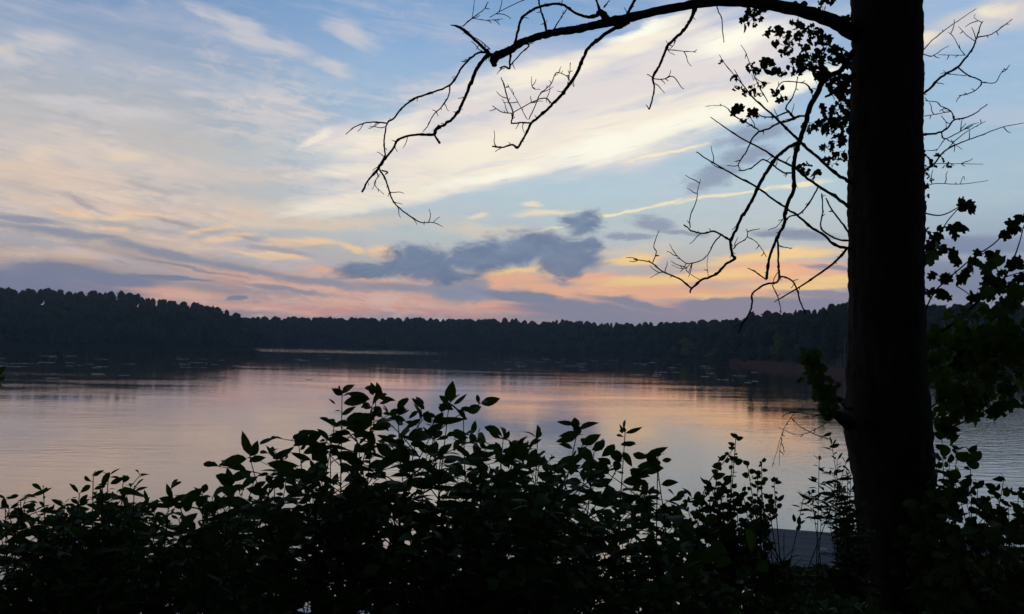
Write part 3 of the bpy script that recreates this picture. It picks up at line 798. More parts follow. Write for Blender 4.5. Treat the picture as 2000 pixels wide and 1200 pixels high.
    # main limb reaching left (comes a little toward the viewer)
    limb([([(1690, 78, 30), (1665, 64, 29), (1625, 41, 27), (1575, 24, 25), (1525, 13, 23), (1475, 6, 21), (1425, 3, 19), (1375, 6, 18), (1325, 14, 17), (1275, 24, 17), (1225, 36, 18), (1187, 44, 19), (1160, 50, 16), (1129, 57, 16),
           (1095, 62, 15), (1068, 67, 15), (1042, 75, 14), (1018, 84, 15), (1000, 96, 15), (984, 104, 16), (970, 110, 18), (964, 118, 17), (966, 130, 6)], TD, 3.6),
          ([(966, 108, 9), (953, 109, 8), (934, 130, 7.5), (922, 157, 7), (911, 184, 6), (899, 211, 6), (886, 230, 5.5), (869, 243, 5.5), (853, 253, 5), (847, 263, 6), (819, 263, 4.5), (796, 266, 4.5), (777, 274, 4.5), (769, 289, 4.5),
            (755, 307, 4.5), (742, 324, 6), (736, 334, 5), (719, 353, 3.5), (707, 376, 4.5)], 3.6, 3.45),
          ([(857, 245, 4), (849, 256, 4), (850, 266, 4), (859, 280, 5)], 3.55, 3.5),
          ([(953, 102, 5), (934, 104, 4), (918, 115, 4), (901, 134, 4), (890, 153, 4), (878, 167, 4), (853, 178, 3.5), (817, 190, 4), (792, 205, 3.5), (778, 220, 3.5), (769, 232, 3.5), (757, 240, 3), (752, 261, 3), (750, 284, 3), (752, 303, 3), (742, 322, 3)], 3.6, 3.5),
          ([(757, 241, 3), (736, 239, 2.8), (715, 240, 2.5), (692, 249, 2), (675, 263, 1.5)], 3.5, 3.4),
          ([(879, 167, 3), (876, 188, 2.5), (861, 211, 2.5), (847, 224, 2), (836, 245, 2), (826, 258, 1.5)], 3.55, 3.5),
          ([(742, 332, 4), (754, 353, 3.2), (761, 376, 3.2), (769, 395, 2.8), (784, 410, 2.6), (803, 424, 2.6), (823, 435, 2.2), (846, 435, 1.6), (865, 443, 1.1)], 3.48, 3.4),
          ([(846, 435, 1.4), (853, 428, 1.2), (859, 424, 1)], 3.42, 3.4), ([(742, 341, 1.8), (734, 352, 1.6), (732, 362, 1.5), (750, 380, 1)], 3.47, 3.44),
          ([(746, 333, 3), (757, 337, 3), (752, 341, 2)], 3.47, 3.45),
          ([(955, 102, 7), (951, 100, 6.5), (934, 84, 6), (915, 67, 6), (899, 54, 6), (880, 49, 1.5)], 3.6, 3.7),
          ([(903, 52, 2.4), (922, 36, 2.2), (945, 19, 1.6), (953, 4, 1)], 3.68, 3.7), ([(922, 36, 1.6), (953, 40, 1.4), (982, 37, 1)], 3.68, 3.72), ([(922, 35, 1.5), (925, 16, 1.2), (927, -4, 1)], 3.68, 3.7),
          ([(957, 34, 1.4), (987, 17, 1.6), (1028, -2, 1.6)], 3.9, 3.95), ([(915, 68, 2), (938, 80, 1.6), (957, 96, 2)], 3.65, 3.6),
          ([(1006, 86, 6), (1007, 80, 5), (1012, 58, 5), (1020, 35, 5), (1041, 19, 5), (1064, 11, 5), (1089, 8, 5), (1106, 13, 5), (1122, 25, 5), (1145, 33, 6), (1166, 30, 8), (1172, 22, 11), (1180, 32, 15), (1188, 42, 16)], 3.65, 3.85),
          ([(1068, 62, 5), (1062, 38, 4), (1055, 15, 3.5), (1051, -6, 3)], 3.72, 3.8), ([(1081, 58, 2.8), (1095, 36, 2.2), (1107, 18, 2)], 3.74, 3.8),
          ([(1222, 38, 9), (1226, 27, 6.5), (1233, 13, 6), (1243, -6, 6)], 3.9, 4.0), ([(1170, 18, 5), (1166, 4, 4), (1160, -6, 3)], 3.85, 3.9), ([(1180, 14, 4), (1188, 4, 2), (1192, -4, 1.5)], 3.85, 3.9),
          ([(1022, 80, 3.4), (1033, 90, 3), (1018, 104, 2.5), (997, 128, 2.5)], 3.65, 3.6), ([(998, 104, 4.5), (996, 118, 4), (995, 134, 4), (986, 130, 3), (976, 133, 3)], 3.64, 3.6)], TD, 3.6, 0.45)
    limb([([(1226, 42, 12), (1216, 50, 9), (1191, 61, 7.5), (1164, 81, 7), (1148, 96, 6.5), (1137, 119, 6.5), (1125, 146, 6.5), (1106, 174, 6.5), (1091, 192, 6), (1072, 211, 5.5), (1053, 228, 5.2), (1037, 242, 5.2), (1028, 261, 4.5), (1018, 278, 4.5),
            (1010, 289, 5), (1001, 283, 3.8), (980, 288, 3.2), (961, 286, 3)], 3.88, 3.6),
          ([(1035, 240, 3.2), (1015, 240, 3), (999, 240, 3), (1002, 220, 3), (991, 192, 2.6), (984, 165, 2.5), (978, 151, 1.5)], 3.68, 3.6), ([(1001, 222, 2), (980, 219, 2), (962, 207, 1.5)], 3.66, 3.6),
          ([(1003, 220, 2), (1037, 201, 2), (1064, 192, 2.5), (1076, 201, 3)], 3.66, 3.74), ([(1033, 234, 2), (1047, 203, 2), (1055, 184, 2), (1076, 165, 1.8), (1087, 142, 1.8), (1110, 148, 1.5), (1114, 123, 1.3)], 3.7, 3.75),
          ([(1030, 234, 1.5), (1007, 192, 1.3), (991, 165, 1)], 3.68, 3.66), ([(1055, 175, 1.2), (1040, 172, 1.2), (1038, 150, 1)], 3.7, 3.7), ([(1106, 174, 1.6), (1112, 150, 1.3), (1110, 148, 1)], 3.75, 3.75)], 0, 0, 0.7)
    limb([([(1358, 14, 10), (1355, 24, 8), (1348, 40, 6.5), (1335, 60, 6), (1320, 74, 6), (1304, 90, 5.5), (1295, 112, 5), (1285, 134, 5), (1275, 152, 4.8), (1278, 170, 3.2), (1275, 190, 3), (1268, 214, 3.4)], 4.02, 3.9),
          ([(1275, 154, 2.2), (1295, 155, 2), (1315, 150, 2), (1330, 170, 1.6), (1336, 174, 1)], 3.95, 4.0), ([(1304, 97, 2), (1330, 100, 1.6), (1360, 102, 1.1)], 3.97, 4.0), ([(1275, 152, 2.2), (1264, 145, 1.5)], 3.95, 3.95),
          ([(1321, 73, 1.5), (1316, 88, 1.4), (1306, 100, 1.2), (1318, 108, 1)], 3.97, 3.95), ([(1268, 214, 2.5), (1262, 205, 1.4)], 3.9, 3.9)], 0, 0, 0.4)
    limb([([(1400, 10, 2.5), (1402, 20, 2.2), (1410, 38, 2), (1411, 58, 2), (1414, 83, 1.5)], 4.1, 4.08)], 0, 0, 0.0)
    # drooping inner limb and its forks
    limb([([(1668, 100, 12), (1652, 122, 11), (1640, 140, 10), (1610, 152, 11), (1600, 175, 11), (1582, 208, 11), (1575, 235, 10), (1567, 260, 9.5), (1560, 280, 9.5), (1553, 303, 8.5), (1550, 330, 8), (1550, 370, 7.5), (1540, 393, 7.5), (1533, 417, 7), (1532, 437, 6.5),
            (1520, 460, 6), (1510, 483, 5.5), (1502, 507, 5), (1497, 545, 5.5)], TD - .1, 4.0),
          ([(1612, 190, 4), (1625, 183, 6), (1640, 172, 7), (1655, 165, 8)], 4.15, TD - .12),
          ([(1518, 463, 4.2), (1520, 490, 4), (1520, 517, 4), (1522, 537, 4.2), (1517, 552, 4), (1497, 555, 4), (1470, 573, 3.6), (1469, 593, 3.6), (1463, 613, 3.6), (1450, 633, 3.6), (1443, 650, 3)], 4.05, 3.95),
          ([(1523, 540, 3.6), (1537, 543, 3.2), (1550, 552, 3.2), (1558, 570, 3.2), (1563, 590, 3), (1573, 612, 2.5)], 4.0, 4.05), ([(1497, 547, 2.6), (1473, 530, 2.2), (1460, 524, 1.5)], 4, 3.98), ([(1508, 557, 2.2), (1520, 583, 2), (1526, 612, 1.5)], 4, 4)], 0, 0, 0.35)
    limb([([(1560, 278, 8), (1552, 282, 7), (1533, 293, 7), (1513, 312, 7), (1497, 337, 7), (1483, 360, 7), (1473, 383, 6.5), (1460, 407, 6.5), (1447, 427, 6), (1437, 450, 6), (1427, 472, 5.5), (1430, 497, 5.5), (1435, 505, 5.5), (1417, 517, 5), (1402, 533, 5),
            (1383, 543, 4.5), (1370, 547, 4.5), (1350, 565, 4.2), (1348, 573, 2.5)], 4.12, 3.9),
          ([(1350, 563, 3.4), (1327, 545, 3.2), (1293, 530, 2.8), (1275, 515, 2.6), (1260, 510, 2.2), (1237, 507, 1.5)], 3.9, 3.85), ([(1275, 513, 2.2), (1282, 493, 2), (1277, 483, 1.8), (1282, 463, 1.5), (1288, 450, 1)], 3.88, 3.9),
          ([(1427, 470, 4.2), (1407, 458, 3.8), (1393, 452, 3.6), (1373, 456, 3.2), (1353, 452, 3.2), (1335, 439, 2)], 3.98, 3.9), ([(1348, 445, 2.2), (1348, 423, 2), (1360, 393, 1.8), (1363, 370, 1.5), (1369, 350, 1)], 3.93, 3.95),
          ([(1407, 460, 2.6), (1393, 477, 2.6), (1387, 490, 2.2), (1373, 507, 2), (1347, 515, 2), (1333, 510, 1.8), (1317, 493, 1.5), (1308, 477, 1)], 3.95, 3.88), ([(1433, 487, 2.6), (1440, 477, 2.2), (1457, 467, 2), (1460, 453, 1.6), (1457, 447, 1)], 3.98, 4.0),
          ([(1460, 463, 1.6), (1477, 473, 1.6), (1490, 490, 1.4), (1497, 502, 1.2)], 4, 4.02), ([(1347, 517, 1.6), (1340, 527, 1.5), (1352, 538, 1.3), (1367, 547, 1.2)], 3.9, 3.92), ([(1302, 533, 1.8), (1288, 533, 1.5), (1270, 543, 1)], 3.87, 3.86),
          ([(1383, 540, 1.2), (1381, 515, 1), (1383, 500, .9)], 3.92, 3.92), ([(1342, 524, 1.3), (1330, 525, 1.1), (1312, 518, .9)], 3.9, 3.9)], 0, 0, 0.35)
    # thin straight shoots rising left from the trunk
    limb([([(1668, 490, 6), (1658, 486, 6), (1630, 478, 5.5), (1610, 460, 5), (1583, 443, 5), (1560, 423, 4.5), (1533, 405, 4), (1507, 387, 4), (1477, 365, 4), (1443, 347, 3.5), (1417, 332, 3), (1387, 315, 2.5), (1360, 297, 2)], TD, 4.5),
          ([(1655, 485, 5.2), (1640, 503, 4.6), (1617, 523, 4.2), (1583, 547, 3.6), (1563, 560, 3.2), (1533, 578, 2.6), (1512, 590, 1.5)], TD, 4.15), ([(1597, 367, 3), (1583, 393, 3.2), (1563, 417, 3.2), (1543, 423, 3), (1530, 437, 3)], 4.35, 4.1),
          ([(1540, 410, 2), (1520, 440, 1.5), (1500, 450, 1.3)], 4.45, 4.5)], 0, 0, 0.25)
    limb([([(1668, 408, 8), (1655, 402, 7), (1630, 383, 6), (1600, 365, 5.5), (1573, 345, 5), (1547, 325, 4.5), (1517, 310, 4), (1490, 292, 3.5), (1453, 273, 3), (1417, 250, 2.5), (1388, 229, 1.5)], TD, 4.6),
          ([(1547, 338, 3.5), (1530, 337, 3.2), (1510, 323, 3), (1490, 312, 3), (1470, 327, 2.6), (1453, 333, 2.5), (1442, 333, 2)], 4.4, 4.3), ([(1658, 470, 4), (1637, 468, 3.6), (1610, 453, 3.6), (1603, 440, 3), (1607, 410, 2.6), (1605, 378, 2.5)], TD, 4.36),
          ([(1658, 455, 4), (1640, 430, 3.5), (1623, 407, 3), (1613, 387, 2.5)], TD, 4.35)], 0, 0, 0.25)
    limb([([(1668, 360, 8), (1655, 353, 7), (1630, 337, 6.2), (1600, 310, 6), (1573, 287, 5.8), (1558, 272, 5.5), (1542, 257, 5.2), (1525, 240, 5), (1500, 217, 3.8), (1472, 192, 3.2), (1450, 165, 2.2), (1417, 127, 1.6), (1405, 107, 1.2)], TD, 4.2),
          ([(1575, 227, 4.5), (1562, 227, 4), (1550, 232, 6), (1536, 237, 4.5), (1522, 240, 4), (1500, 252, 3.6), (1482, 258, 3.6), (1470, 270, 3.2), (1465, 280, 3), (1457, 298, 2.6), (1450, 307, 2.6), (1442, 323, 2), (1447, 333, 1.5)], 4.15, 4.0),
          ([(1552, 232, 5), (1542, 220, 4.2), (1535, 210, 3.2), (1547, 192, 2.6), (1555, 170, 2), (1558, 150, 2)], 4.12, 4.1), ([(1540, 218, 3.6), (1525, 224, 3.2), (1512, 229, 3), (1490, 228, 2.5), (1482, 224, 2)], 4.1, 4.05),
          ([(1515, 178, 2), (1521, 168, 2), (1530, 160, 2), (1550, 160, 2), (1575, 165, 2.6), (1586, 180, 5)], 4.05, 4.2), ([(1482, 255, 2.6), (1462, 242, 2.5), (1432, 225, 2.5), (1420, 211, 1.6), (1405, 206, 1.2), (1378, 208, 1)], 4.02, 3.98),
          ([(1447, 88, 1), (1455, 100, 1.4), (1462, 118, 1.6), (1478, 160, 1.8), (1500, 200, 2)], 4.1, 4.2)], 0, 0, 0.3)
    # right-hand bare shoots
    limb([([(1790, 192, 5.5), (1800, 185, 5), (1817, 173, 4.8), (1830, 158, 4.6), (1847, 145, 4.4), (1870, 132, 4.2), (1883, 117, 4), (1897, 100, 3.5), (1905, 82, 3), (1910, 67, 2.6), (1915, 50, 2), (1920, 42, 1.5)], TD, 4.5),
          ([(1910, 73, 2.6), (1937, 67, 2), (1957, 53, 2), (1977, 38, 1.5)], 4.46, 4.5), ([(1903, 80, 1.6), (1887, 68, 1.3), (1872, 52, 1)], 4.45, 4.5), ([(1885, 108, 1.6), (1873, 93, 1.3), (1863, 73, 1.3), (1852, 63, 1)], 4.42, 4.4),
          ([(1887, 108, 1.3), (1853, 108, 1.2), (1833, 107, 1)], 4.42, 4.4), ([(1872, 133, 3), (1890, 147, 2.6), (1905, 153, 2.6), (1917, 160, 2.6), (1910, 173, 2), (1893, 183, 2), (1873, 187, 1.5)], 4.4, 4.3),
          ([(1918, 161, 2), (1943, 162, 1.8), (1953, 147, 1.5), (1962, 133, 1)], 4.36, 4.4), ([(1887, 148, 1.6), (1857, 145, 1.4), (1842, 138, 1)], 4.38, 4.35), ([(1918, 45, 1.3), (1903, 35, 1), (1905, 28, .9)], 4.5, 4.5)], 0, 0, 0.4)
    limb([([(1790, 110, 2.4), (1800, 102, 2.2), (1820, 80, 2), (1847, 58, 1.7), (1877, 37, 1.5), (1907, 17, 1)], TD, 4.4), ([(1798, 104, 2), (1820, 110, 1.8), (1840, 97, 1.4), (1853, 90, 1)], TD, 4.35)], 0, 0, 0.2)
    limb([([(1788, 264, 5), (1800, 263, 4.6), (1820, 262, 4.2), (1838, 258, 3.8), (1853, 248, 3.2), (1863, 235, 3.2), (1887, 230, 2.6), (1907, 220, 2.2), (1928, 204, 1.5)], TD, 4.5),
          ([(1863, 233, 2.6), (1857, 217, 2.2), (1837, 207, 2), (1830, 200, 1.8), (1807, 197, 1.2)], 4.4, 4.3), ([(1838, 258, 2.6), (1845, 272, 2.2), (1870, 260, 2), (1900, 245, 1.5)], 4.37, 4.45), ([(1845, 272, 1.8), (1836, 285, 1.4), (1828, 296, 1)], 4.38, 4.35),
          ([(1857, 218, 1.6), (1830, 223, 1.5), (1800, 228, 1.5)], 4.38, 4.3), ([(1845, 270, 1.7), (1862, 280, 1.4), (1880, 293, 1)], 4.38, 4.4), ([(1838, 226, 1.4), (1847, 238, 1.3), (1848, 250, 1.2)], 4.37, 4.37)], 0, 0, 0.5)
    limb([([(1792, 346, 4), (1803, 337, 3.6), (1827, 317, 3.2), (1843, 297, 3), (1867, 283, 2.6), (1893, 273, 2.3), (1920, 263, 2), (1960, 248, 1.6), (2005, 240, 1.2)], TD, 4.7), ([(1847, 295, 2), (1880, 263, 1.6), (1925, 237, 1)], 4.4, 4.5),
          ([(1820, 320, 1.6), (1867, 320, 1.3), (1920, 321, 1)], 4.38, 4.5), ([(1800, 368, 1.6), (1827, 359, 1.6), (1877, 360, 1.3), (1930, 353, 1)], TD, 4.5), ([(1875, 360, 1.2), (1882, 345, 1), (1884, 352, .9)], 4.4, 4.42)], 0, 0, 0.3)
    # low twigs left of the trunk, in front of the water
    limb([([(1664, 800, 8), (1650, 795, 4), (1637, 778, 3), (1624, 770, 2)], TD - .14, 4.15), ([(1660, 830, 26), (1648, 820, 24), (1636, 812, 17), (1628, 815, 6)], TD - .1, TD - .2), ([(1632, 812, 3), (1600, 811, 2.2), (1560, 806, 1.6), (1530, 800, 1.2)], 4.14, 4.1),
          ([(1630, 815, 2), (1600, 835, 1.4), (1560, 850, 1.2), (1520, 835, 1)], 4.14, 4.08), ([(1620, 858, 2), (1595, 850, 1.6), (1565, 835, 1.3), (1545, 815, 1.1)], 4.13, 4.1), ([(1552, 806, 1.3), (1530, 840, 1.1), (1518, 880, 1), (1508, 912, .9)], 4.1, 4.0),
          ([(1530, 840, 1), (1523, 880, 1), (1522, 910, .9)], 4.08, 4.0)], 0, 0, 0.35)
    # leaf sprays of the tree: (x, y) of each spray's middle
    def spray(cl, d, size, name='foliage', per=3, mat=M_LEAF_TREE, spread=9):
        g = Geo(); lv = Leaves(LOBED); lo = Leaves(OVATE); per = int(per * 1.8); size *= .80; spread *= 1.35
        for (x, y) in cl:
            dd = d + random.uniform(-.15, .15)
            for k in range(per):
                q = P(x + random.gauss(0, spread * .5), y + random.gauss(0, spread * .45), dd + random.uniform(-.04, .04))
                a = random.uniform(0, 2 * math.pi)
                di = unit(RT0 * math.cos(a) + np.array([0, 0, 1]) * (math.sin(a) - 0.55) + np.array([0, 1, 0]) * random.uniform(-.5, .5))
                nr = unit(np.array([0, -1, 0]) + 0.75 * rng.normal(size=3))
                L = size * random.uniform(.5, 1.1) / F * dd
                (lo if random.random() < .3 else lv).add(q - di * L * .4, di, nr, L, L * random.uniform(.3, .46), random.uniform(0, .5), random.uniform(0, .4), random.gauss(0, .12))
                hub = P(x, y, dd); g.tube([q - di * L * .4, (q + hub) / 2 + np.array([0, 0, .004]), hub], [.0011, .0013, .0018], 4)
        lv.into(g); lo.into(g)
        return g.build(name, mat, tree)
    spray([(1460, 32), (1472, 40), (1480, 22), (1497, 16), (1462, 44), (1505, 62), (1525, 55), (1500, 70), (1540, 90), (1548, 78), (1530, 75), (1520, 85), (1535, 100), (1555, 45), (1560, 12), (1575, 22), (1605, 12), (1622, 8), (1612, 4),
           (1640, 38), (1650, 42), (1562, 50), (1570, 58)], 4.25, 22, per=3)
    spray([(1590, 62), (1610, 72), (1620, 88), (1600, 102), (1575, 92), (1580, 78), (1605, 88), (1630, 100), (1590, 115), (1610, 125), (1570, 112), (1625, 118), (1565, 130), (1585, 128), (1640, 118), (1652, 128), (1645, 108), (1600, 135), (1560, 120)], 4.3, 22, per=4)
    spray([(1460, 130), (1468, 138), (1480, 145), (1492, 124), (1500, 118), (1486, 135), (1512, 130), (1508, 145), (1520, 140), (1550, 132), (1558, 142)], 4.1, 22, per=2)
    spray([(1434, 152), (1438, 168), (1456, 178), (1462, 182), (1473, 166), (1474, 184), (1496, 165), (1490, 172)], 4.05, 18, per=2, spread=7)
    spray([(1514, 186), (1530, 190), (1522, 182), (1442, 213), (1438, 210), (1468, 218), (1462, 232), (1474, 222)], 4.1, 24, per=2, spread=7)
    spray([(1410, 120), (1585, 180)], 4.1, 10, per=2, spread=5)
    spray([(1640, 160), (1625, 150), (1605, 148), (1652, 168), (1640, 185), (1625, 172), (1655, 200), (1640, 205), (1620, 225), (1610, 215), (1640, 232), (1655, 225), (1628, 240), (1610, 242), (1648, 248), (1650, 180), (1595, 150), (1660, 150)], 4.32, 26, per=4)
    spray([(1580, 240), (1590, 250), (1575, 245), (1625, 258), (1642, 265), (1652, 252), (1616, 290), (1612, 285), (1632, 300), (1640, 312), (1650, 308), (1632, 320), (1640, 280), (1652, 275), (1625, 310)], 4.25, 22, per=2)
    spray([(1555, 330), (1563, 325), (1580, 325), (1572, 338), (1592, 340), (1600, 340)], 4.15, 20, per=2, spread=7)
    spray([(1815, 310), (1820, 318), (1840, 308), (1848, 322), (1812, 340), (1818, 350), (1812, 362), (1806, 385), (1804, 300), (1808, 330)], 4.3, 14, per=2, spread=7)
    # sprig of greener leaves hanging by the low knot
    spray([(1576, 702), (1580, 715), (1592, 720), (1588, 735), (1600, 745), (1594, 728), (1610, 755), (1600, 765), (1616, 772), (1606, 780), (1622, 785), (1614, 795), (1626, 800), (1632, 806), (1585, 708), (1598, 708), (1605, 735), (1622, 765)], 4.1, 26, per=5, mat=M_LEAF_SAP, spread=14)
build_tree()

# ------------------------------------------------------------------ shrubs
def rand_dir(up=0.2, fwd=0.5):
    a = random.uniform(0, 2 * math.pi)
    return unit(np.array([math.cos(a), math.sin(a) * fwd * 2 * .6, up + random.gauss(0, .25)]))

def shrub(name, label, cat, stems, template, leaf_px, ratio, mat, group=None, fill=None, node=0.05, twig_p=0.5, heroes=(), root=None, hero_depth=2.6, ymax=1230, droop=0.25, leaf_from=0.3, twig_len=(0.10, 0.26), up=0.25, companions=1, face=0.55, heroes2=(), thin=None):
    """stems: (tip x, tip y, depth). fill: (contour [(x,y)], count, (near, far)). heroes: traced leaves (base x,y, tip x,y, width)."""
    xs = [s[0] for s in stems]; dm = float(np.mean([s[2] for s in stems]))
    rootx = root if root is not None else float(np.mean(xs))
    b = P(rootx, 1500, dm); b[2] = bank_z(b[0], b[1])
    o = empty(name, b, label, cat, group)
    gw, gl = Geo(), Geo(); lv = Leaves(template); lw = Leaves(OBOVATE if template is OVATE else template)
    up_v = np.array([0, 0, 1.0])
    def put_leaf(q, di, d, k=1.0):
        L = leaf_px / F * d * random.choice((random.uniform(.4, .8), random.uniform(.7, 1.2), random.uniform(.8, 1.3))) * k
        nr = unit(up_v * (1.45 - face) + rng.normal(size=3) * 0.55 + np.array([0, -face, 0]))
        pet = q + di * L * .12
        (lw if random.random() < .35 else lv).add(pet, di, nr, L, L * ratio * random.uniform(.7, 1.15), random.uniform(0, droop * 2.0), random.uniform(.0, .4), random.gauss(0, .12))
        gw.tube([q, pet], [.0012, .0009], 3, False)
    def visible(q):
        e = q - EYE; zc = e @ FWD
        px, py = 1000 + F * (e @ RT) / zc, 600 - F * (e @ UP) / zc
        if thin and thin[0] < px < thin[2] and thin[1] < py < thin[3] and random.random() < thin[4]:
            return False        # the plant is sparse here
        return py < ymax and -60 < px < 2060
    def grow(path, rad, d, first, nodes, tw, s_leaf=1.0):
        seg = np.linalg.norm(np.diff(path, axis=0), axis=1); s = np.concatenate([[0], np.cumsum(seg)]); tot = s[-1]
        gw.tube(path, rad, 5)
        t = tot * first; side = random.random() * 6
        while t < tot:
            q = np.array([np.interp(t, s, path[:, k]) for k in range(3)])
            if visible(q):
                side += 2.4 + random.uniform(-.5, .5)
                rel = t / tot
                di = unit(np.array([math.cos(side), math.sin(side) * .9, up + 0.5 * (rel - .6)]))
                put_leaf(q, di, d, s_leaf * (1.0 - .45 * max(0, rel - .8) / .2))
                if random.random() < tw and rel < .93:
                    l = random.uniform(*twig_len); d2 = unit(np.array([math.cos(side + 1.2), math.sin(side + 1.2) * .8, 0.45 + random.gauss(0, .2)]))
                    pp = smooth_path([q, q + d2 * l * .5 + [0, 0, .01], q + d2 * l], 4)
                    grow(pp, np.linspace(.0024, .0010, len(pp)), d, .2, nodes * .8, 0.0, s_leaf * .92)
            t += nodes * random.uniform(.7, 1.3)
        for k in range(3):
            if visible(path[-1]):
                a = random.uniform(0, 6.28); tdir = unit(path[-1] - path[-3])
                put_leaf(path[-1], unit(tdir * 0.9 + np.array([math.cos(a), math.sin(a), 0.1])), d, .62)
    allst = [(x, y, d, 1.0) for (x, y, d) in stems]
    for (x, y, d) in stems:
        if companions:
            for _ in range(companions):
                allst.append((x + random.gauss(0, 20), y + random.uniform(18, 75), d + random.gauss(0, .08), .5))
    if fill:
        cont, cnt, (n0, n1) = fill
        for _ in range(cnt):
            x = random.uniform(cont[0][0], cont[-1][0]); yt = interp(cont, x)
            y = yt + (1225 - yt) * random.random() ** 1.15
            allst.append((x, y, random.uniform(n0, n1), 0.5))
    for (x, y, d, kind) in allst:
        tip = P(x, y, d)
        bx = x + (rootx - x) * random.uniform(.25, .5) + random.gauss(0, 25)
        bs = P(bx, 1500, d + random.uniform(-.1, .1)); bs[2] = bank_z(bs[0], bs[1]) - .03
        if kind < 1:      # inner shoots start from the stems, not the ground
            bs = tip + (bs - tip) * random.uniform(.25, .45)
        lean = random.gauss(0, .11)
        mid = bs * .4 + tip * .6 + np.array([lean, random.gauss(0, .04), random.uniform(0, .06)])
        low = bs * .8 + tip * .2 + np.array([random.gauss(0, .03), 0, .02])
        path = smooth_path([bs, low, mid, tip], 7)
        if kind < 1 and random.random() < .05 and 120 < x < 1900:      # a dead leafless shoot
            gw.tube(path, np.linspace(.003, .0009, len(path)), 4); continue
        grow(path, np.linspace(.0085 if kind == 1 else .004, .0014, len(path)), d, leaf_from if kind == 1 else max(.35, leaf_from), node * (1 if kind == 1 else 1.5), twig_p * (1 if kind == 1 else .6))
    for h in heroes:
        x0, y0, x1, y1, w = h[:5]; d = hero_depth + random.uniform(-.05, .05)
        a, e = P(x0, y0, d), P(x1, y1, d + random.uniform(-.03, .03)); L = np.linalg.norm(e - a)
        lv.add(a, e - a, unit(np.array([0, -1, .35]) + .12 * rng.normal(size=3)), L, w / 2 / F * d, random.uniform(0, .15), random.uniform(.0, .25), random.choice((-.18, .18)) * random.uniform(.2, 1.2))
    lv.into(gl); lw.into(gl)
    gw.build('stems', M_TWIG, o)
    gl.build('foliage', mat, o)
    if heroes2:
        g2 = Geo(); l2 = Leaves(template)
        for (x0, y0, x1, y1, w) in heroes2:
            d = hero_depth - .2 + random.uniform(-.05, .05)
            a, e = P(x0, y0, d), P(x1, y1, d); L = np.linalg.norm(e - a)
            l2.add(a, e - a, unit(np.array([0, -1, .5]) + .2 * rng.normal(size=3)), L, w / 2 / F * d, random.uniform(.05, .4), .25, random.gauss(0, .15))
        l2.into(g2); tag(g2.build('foliage', M_LEAF_SAP, o), 'broader brighter green leaves in front')
    return o

HERO_A = [(490, 889, 466, 845, 17), (482, 897, 427, 899, 23), (487, 900, 519, 891, 14), (492, 922, 441, 938, 19), (532, 896, 575, 881, 16), (575, 912, 517, 910, 22), (583, 870, 574, 858, 8), (592, 870, 628, 843, 20), (626, 845, 583, 847, 10), (607, 898, 566, 890, 13),
          (592, 886, 640, 866, 17), (640, 860, 685, 855, 18), (669, 772, 650, 757, 14), (668, 768, 688, 746, 14), (671, 788, 722, 776, 20), (722, 780, 677, 768, 18), (655, 790, 643, 777, 4), (667, 810, 694, 797, 12), (661, 824, 691, 833, 13), (655, 822, 643, 818, 6),
          (676, 820, 728, 808, 22), (727, 815, 695, 850, 23), (730, 772, 719, 755, 10), (741, 772, 740, 746, 12), (738, 777, 775, 780, 10), (741, 788, 766, 784, 8), (730, 795, 748, 813, 19), (724, 798, 703, 787, 14), (748, 808, 766, 807, 7), (737, 822, 763, 836, 12),
          (733, 850, 676, 844, 11), (724, 872, 728, 842, 22), (736, 850, 790, 866, 10), (764, 893, 738, 861, 23), (798, 905, 770, 870, 28), (880, 784, 876, 745, 23), (886, 790, 915, 775, 9), (900, 797, 922, 803, 10), (908, 818, 898, 797, 10), (886, 800, 856, 791, 10),
          (826, 796, 801, 783, 8), (829, 800, 817, 788, 9), (817, 804, 796, 814, 10), (823, 820, 787, 834, 12), (850, 811, 828, 815, 12), (845, 822, 910, 826, 15), (690, 880, 740, 876, 14), (700, 895, 655, 886, 20), (712, 905, 672, 906, 18), (860, 850, 830, 838, 16),
          (880, 845, 915, 862, 14), (888, 870, 915, 890, 12), (835, 840, 870, 832, 14), (820, 862, 782, 852, 9), (640, 905, 615, 885, 20), (600, 925, 560, 930, 20), (560, 935, 520, 955, 20), (520, 960, 480, 962, 18), (478, 950, 446, 955, 12)]
HERO_B = [(978, 856, 951, 847, 9), (985, 858, 997, 842, 11), (972, 873, 946, 872, 12), (958, 886, 929, 883, 8), (960, 898, 930, 897, 8), (955, 915, 924, 910, 16), (1122, 828, 1087, 826, 10), (1134, 847, 1121, 829, 16), (1131, 850, 1093, 844, 15), (1127, 851, 1087, 868, 15),
          (1222, 846, 1257, 839, 9), (1216, 847, 1210, 838, 7), (1200, 868, 1181, 897, 19), (1212, 869, 1242, 862, 10), (1156, 879, 1179, 868, 11), (1158, 896, 1126, 876, 22), (1140, 890, 1117, 898, 14), (1215, 884, 1240, 907, 15), (1236, 887, 1265, 897, 15), (1260, 892, 1306, 876, 15),
          (1293, 900, 1314, 899, 10), (1245, 911, 1299, 922, 27), (1230, 917, 1267, 938, 20), (1257, 936, 1267, 968, 13), (1250, 974, 1280, 976, 8), (1256, 982, 1264, 1001, 8), (1025, 900, 1008, 862, 34), (1000, 905, 990, 870, 24), (1035, 905, 1052, 880, 22), (1040, 868, 1056, 856, 8),
          (1170, 900, 1190, 915, 16), (1208, 900, 1200, 920, 18), (1185, 905, 1160, 920, 14), (1015, 925, 980, 930, 24), (1050, 930, 1085, 918, 10), (1060, 905, 1074, 922, 14)]

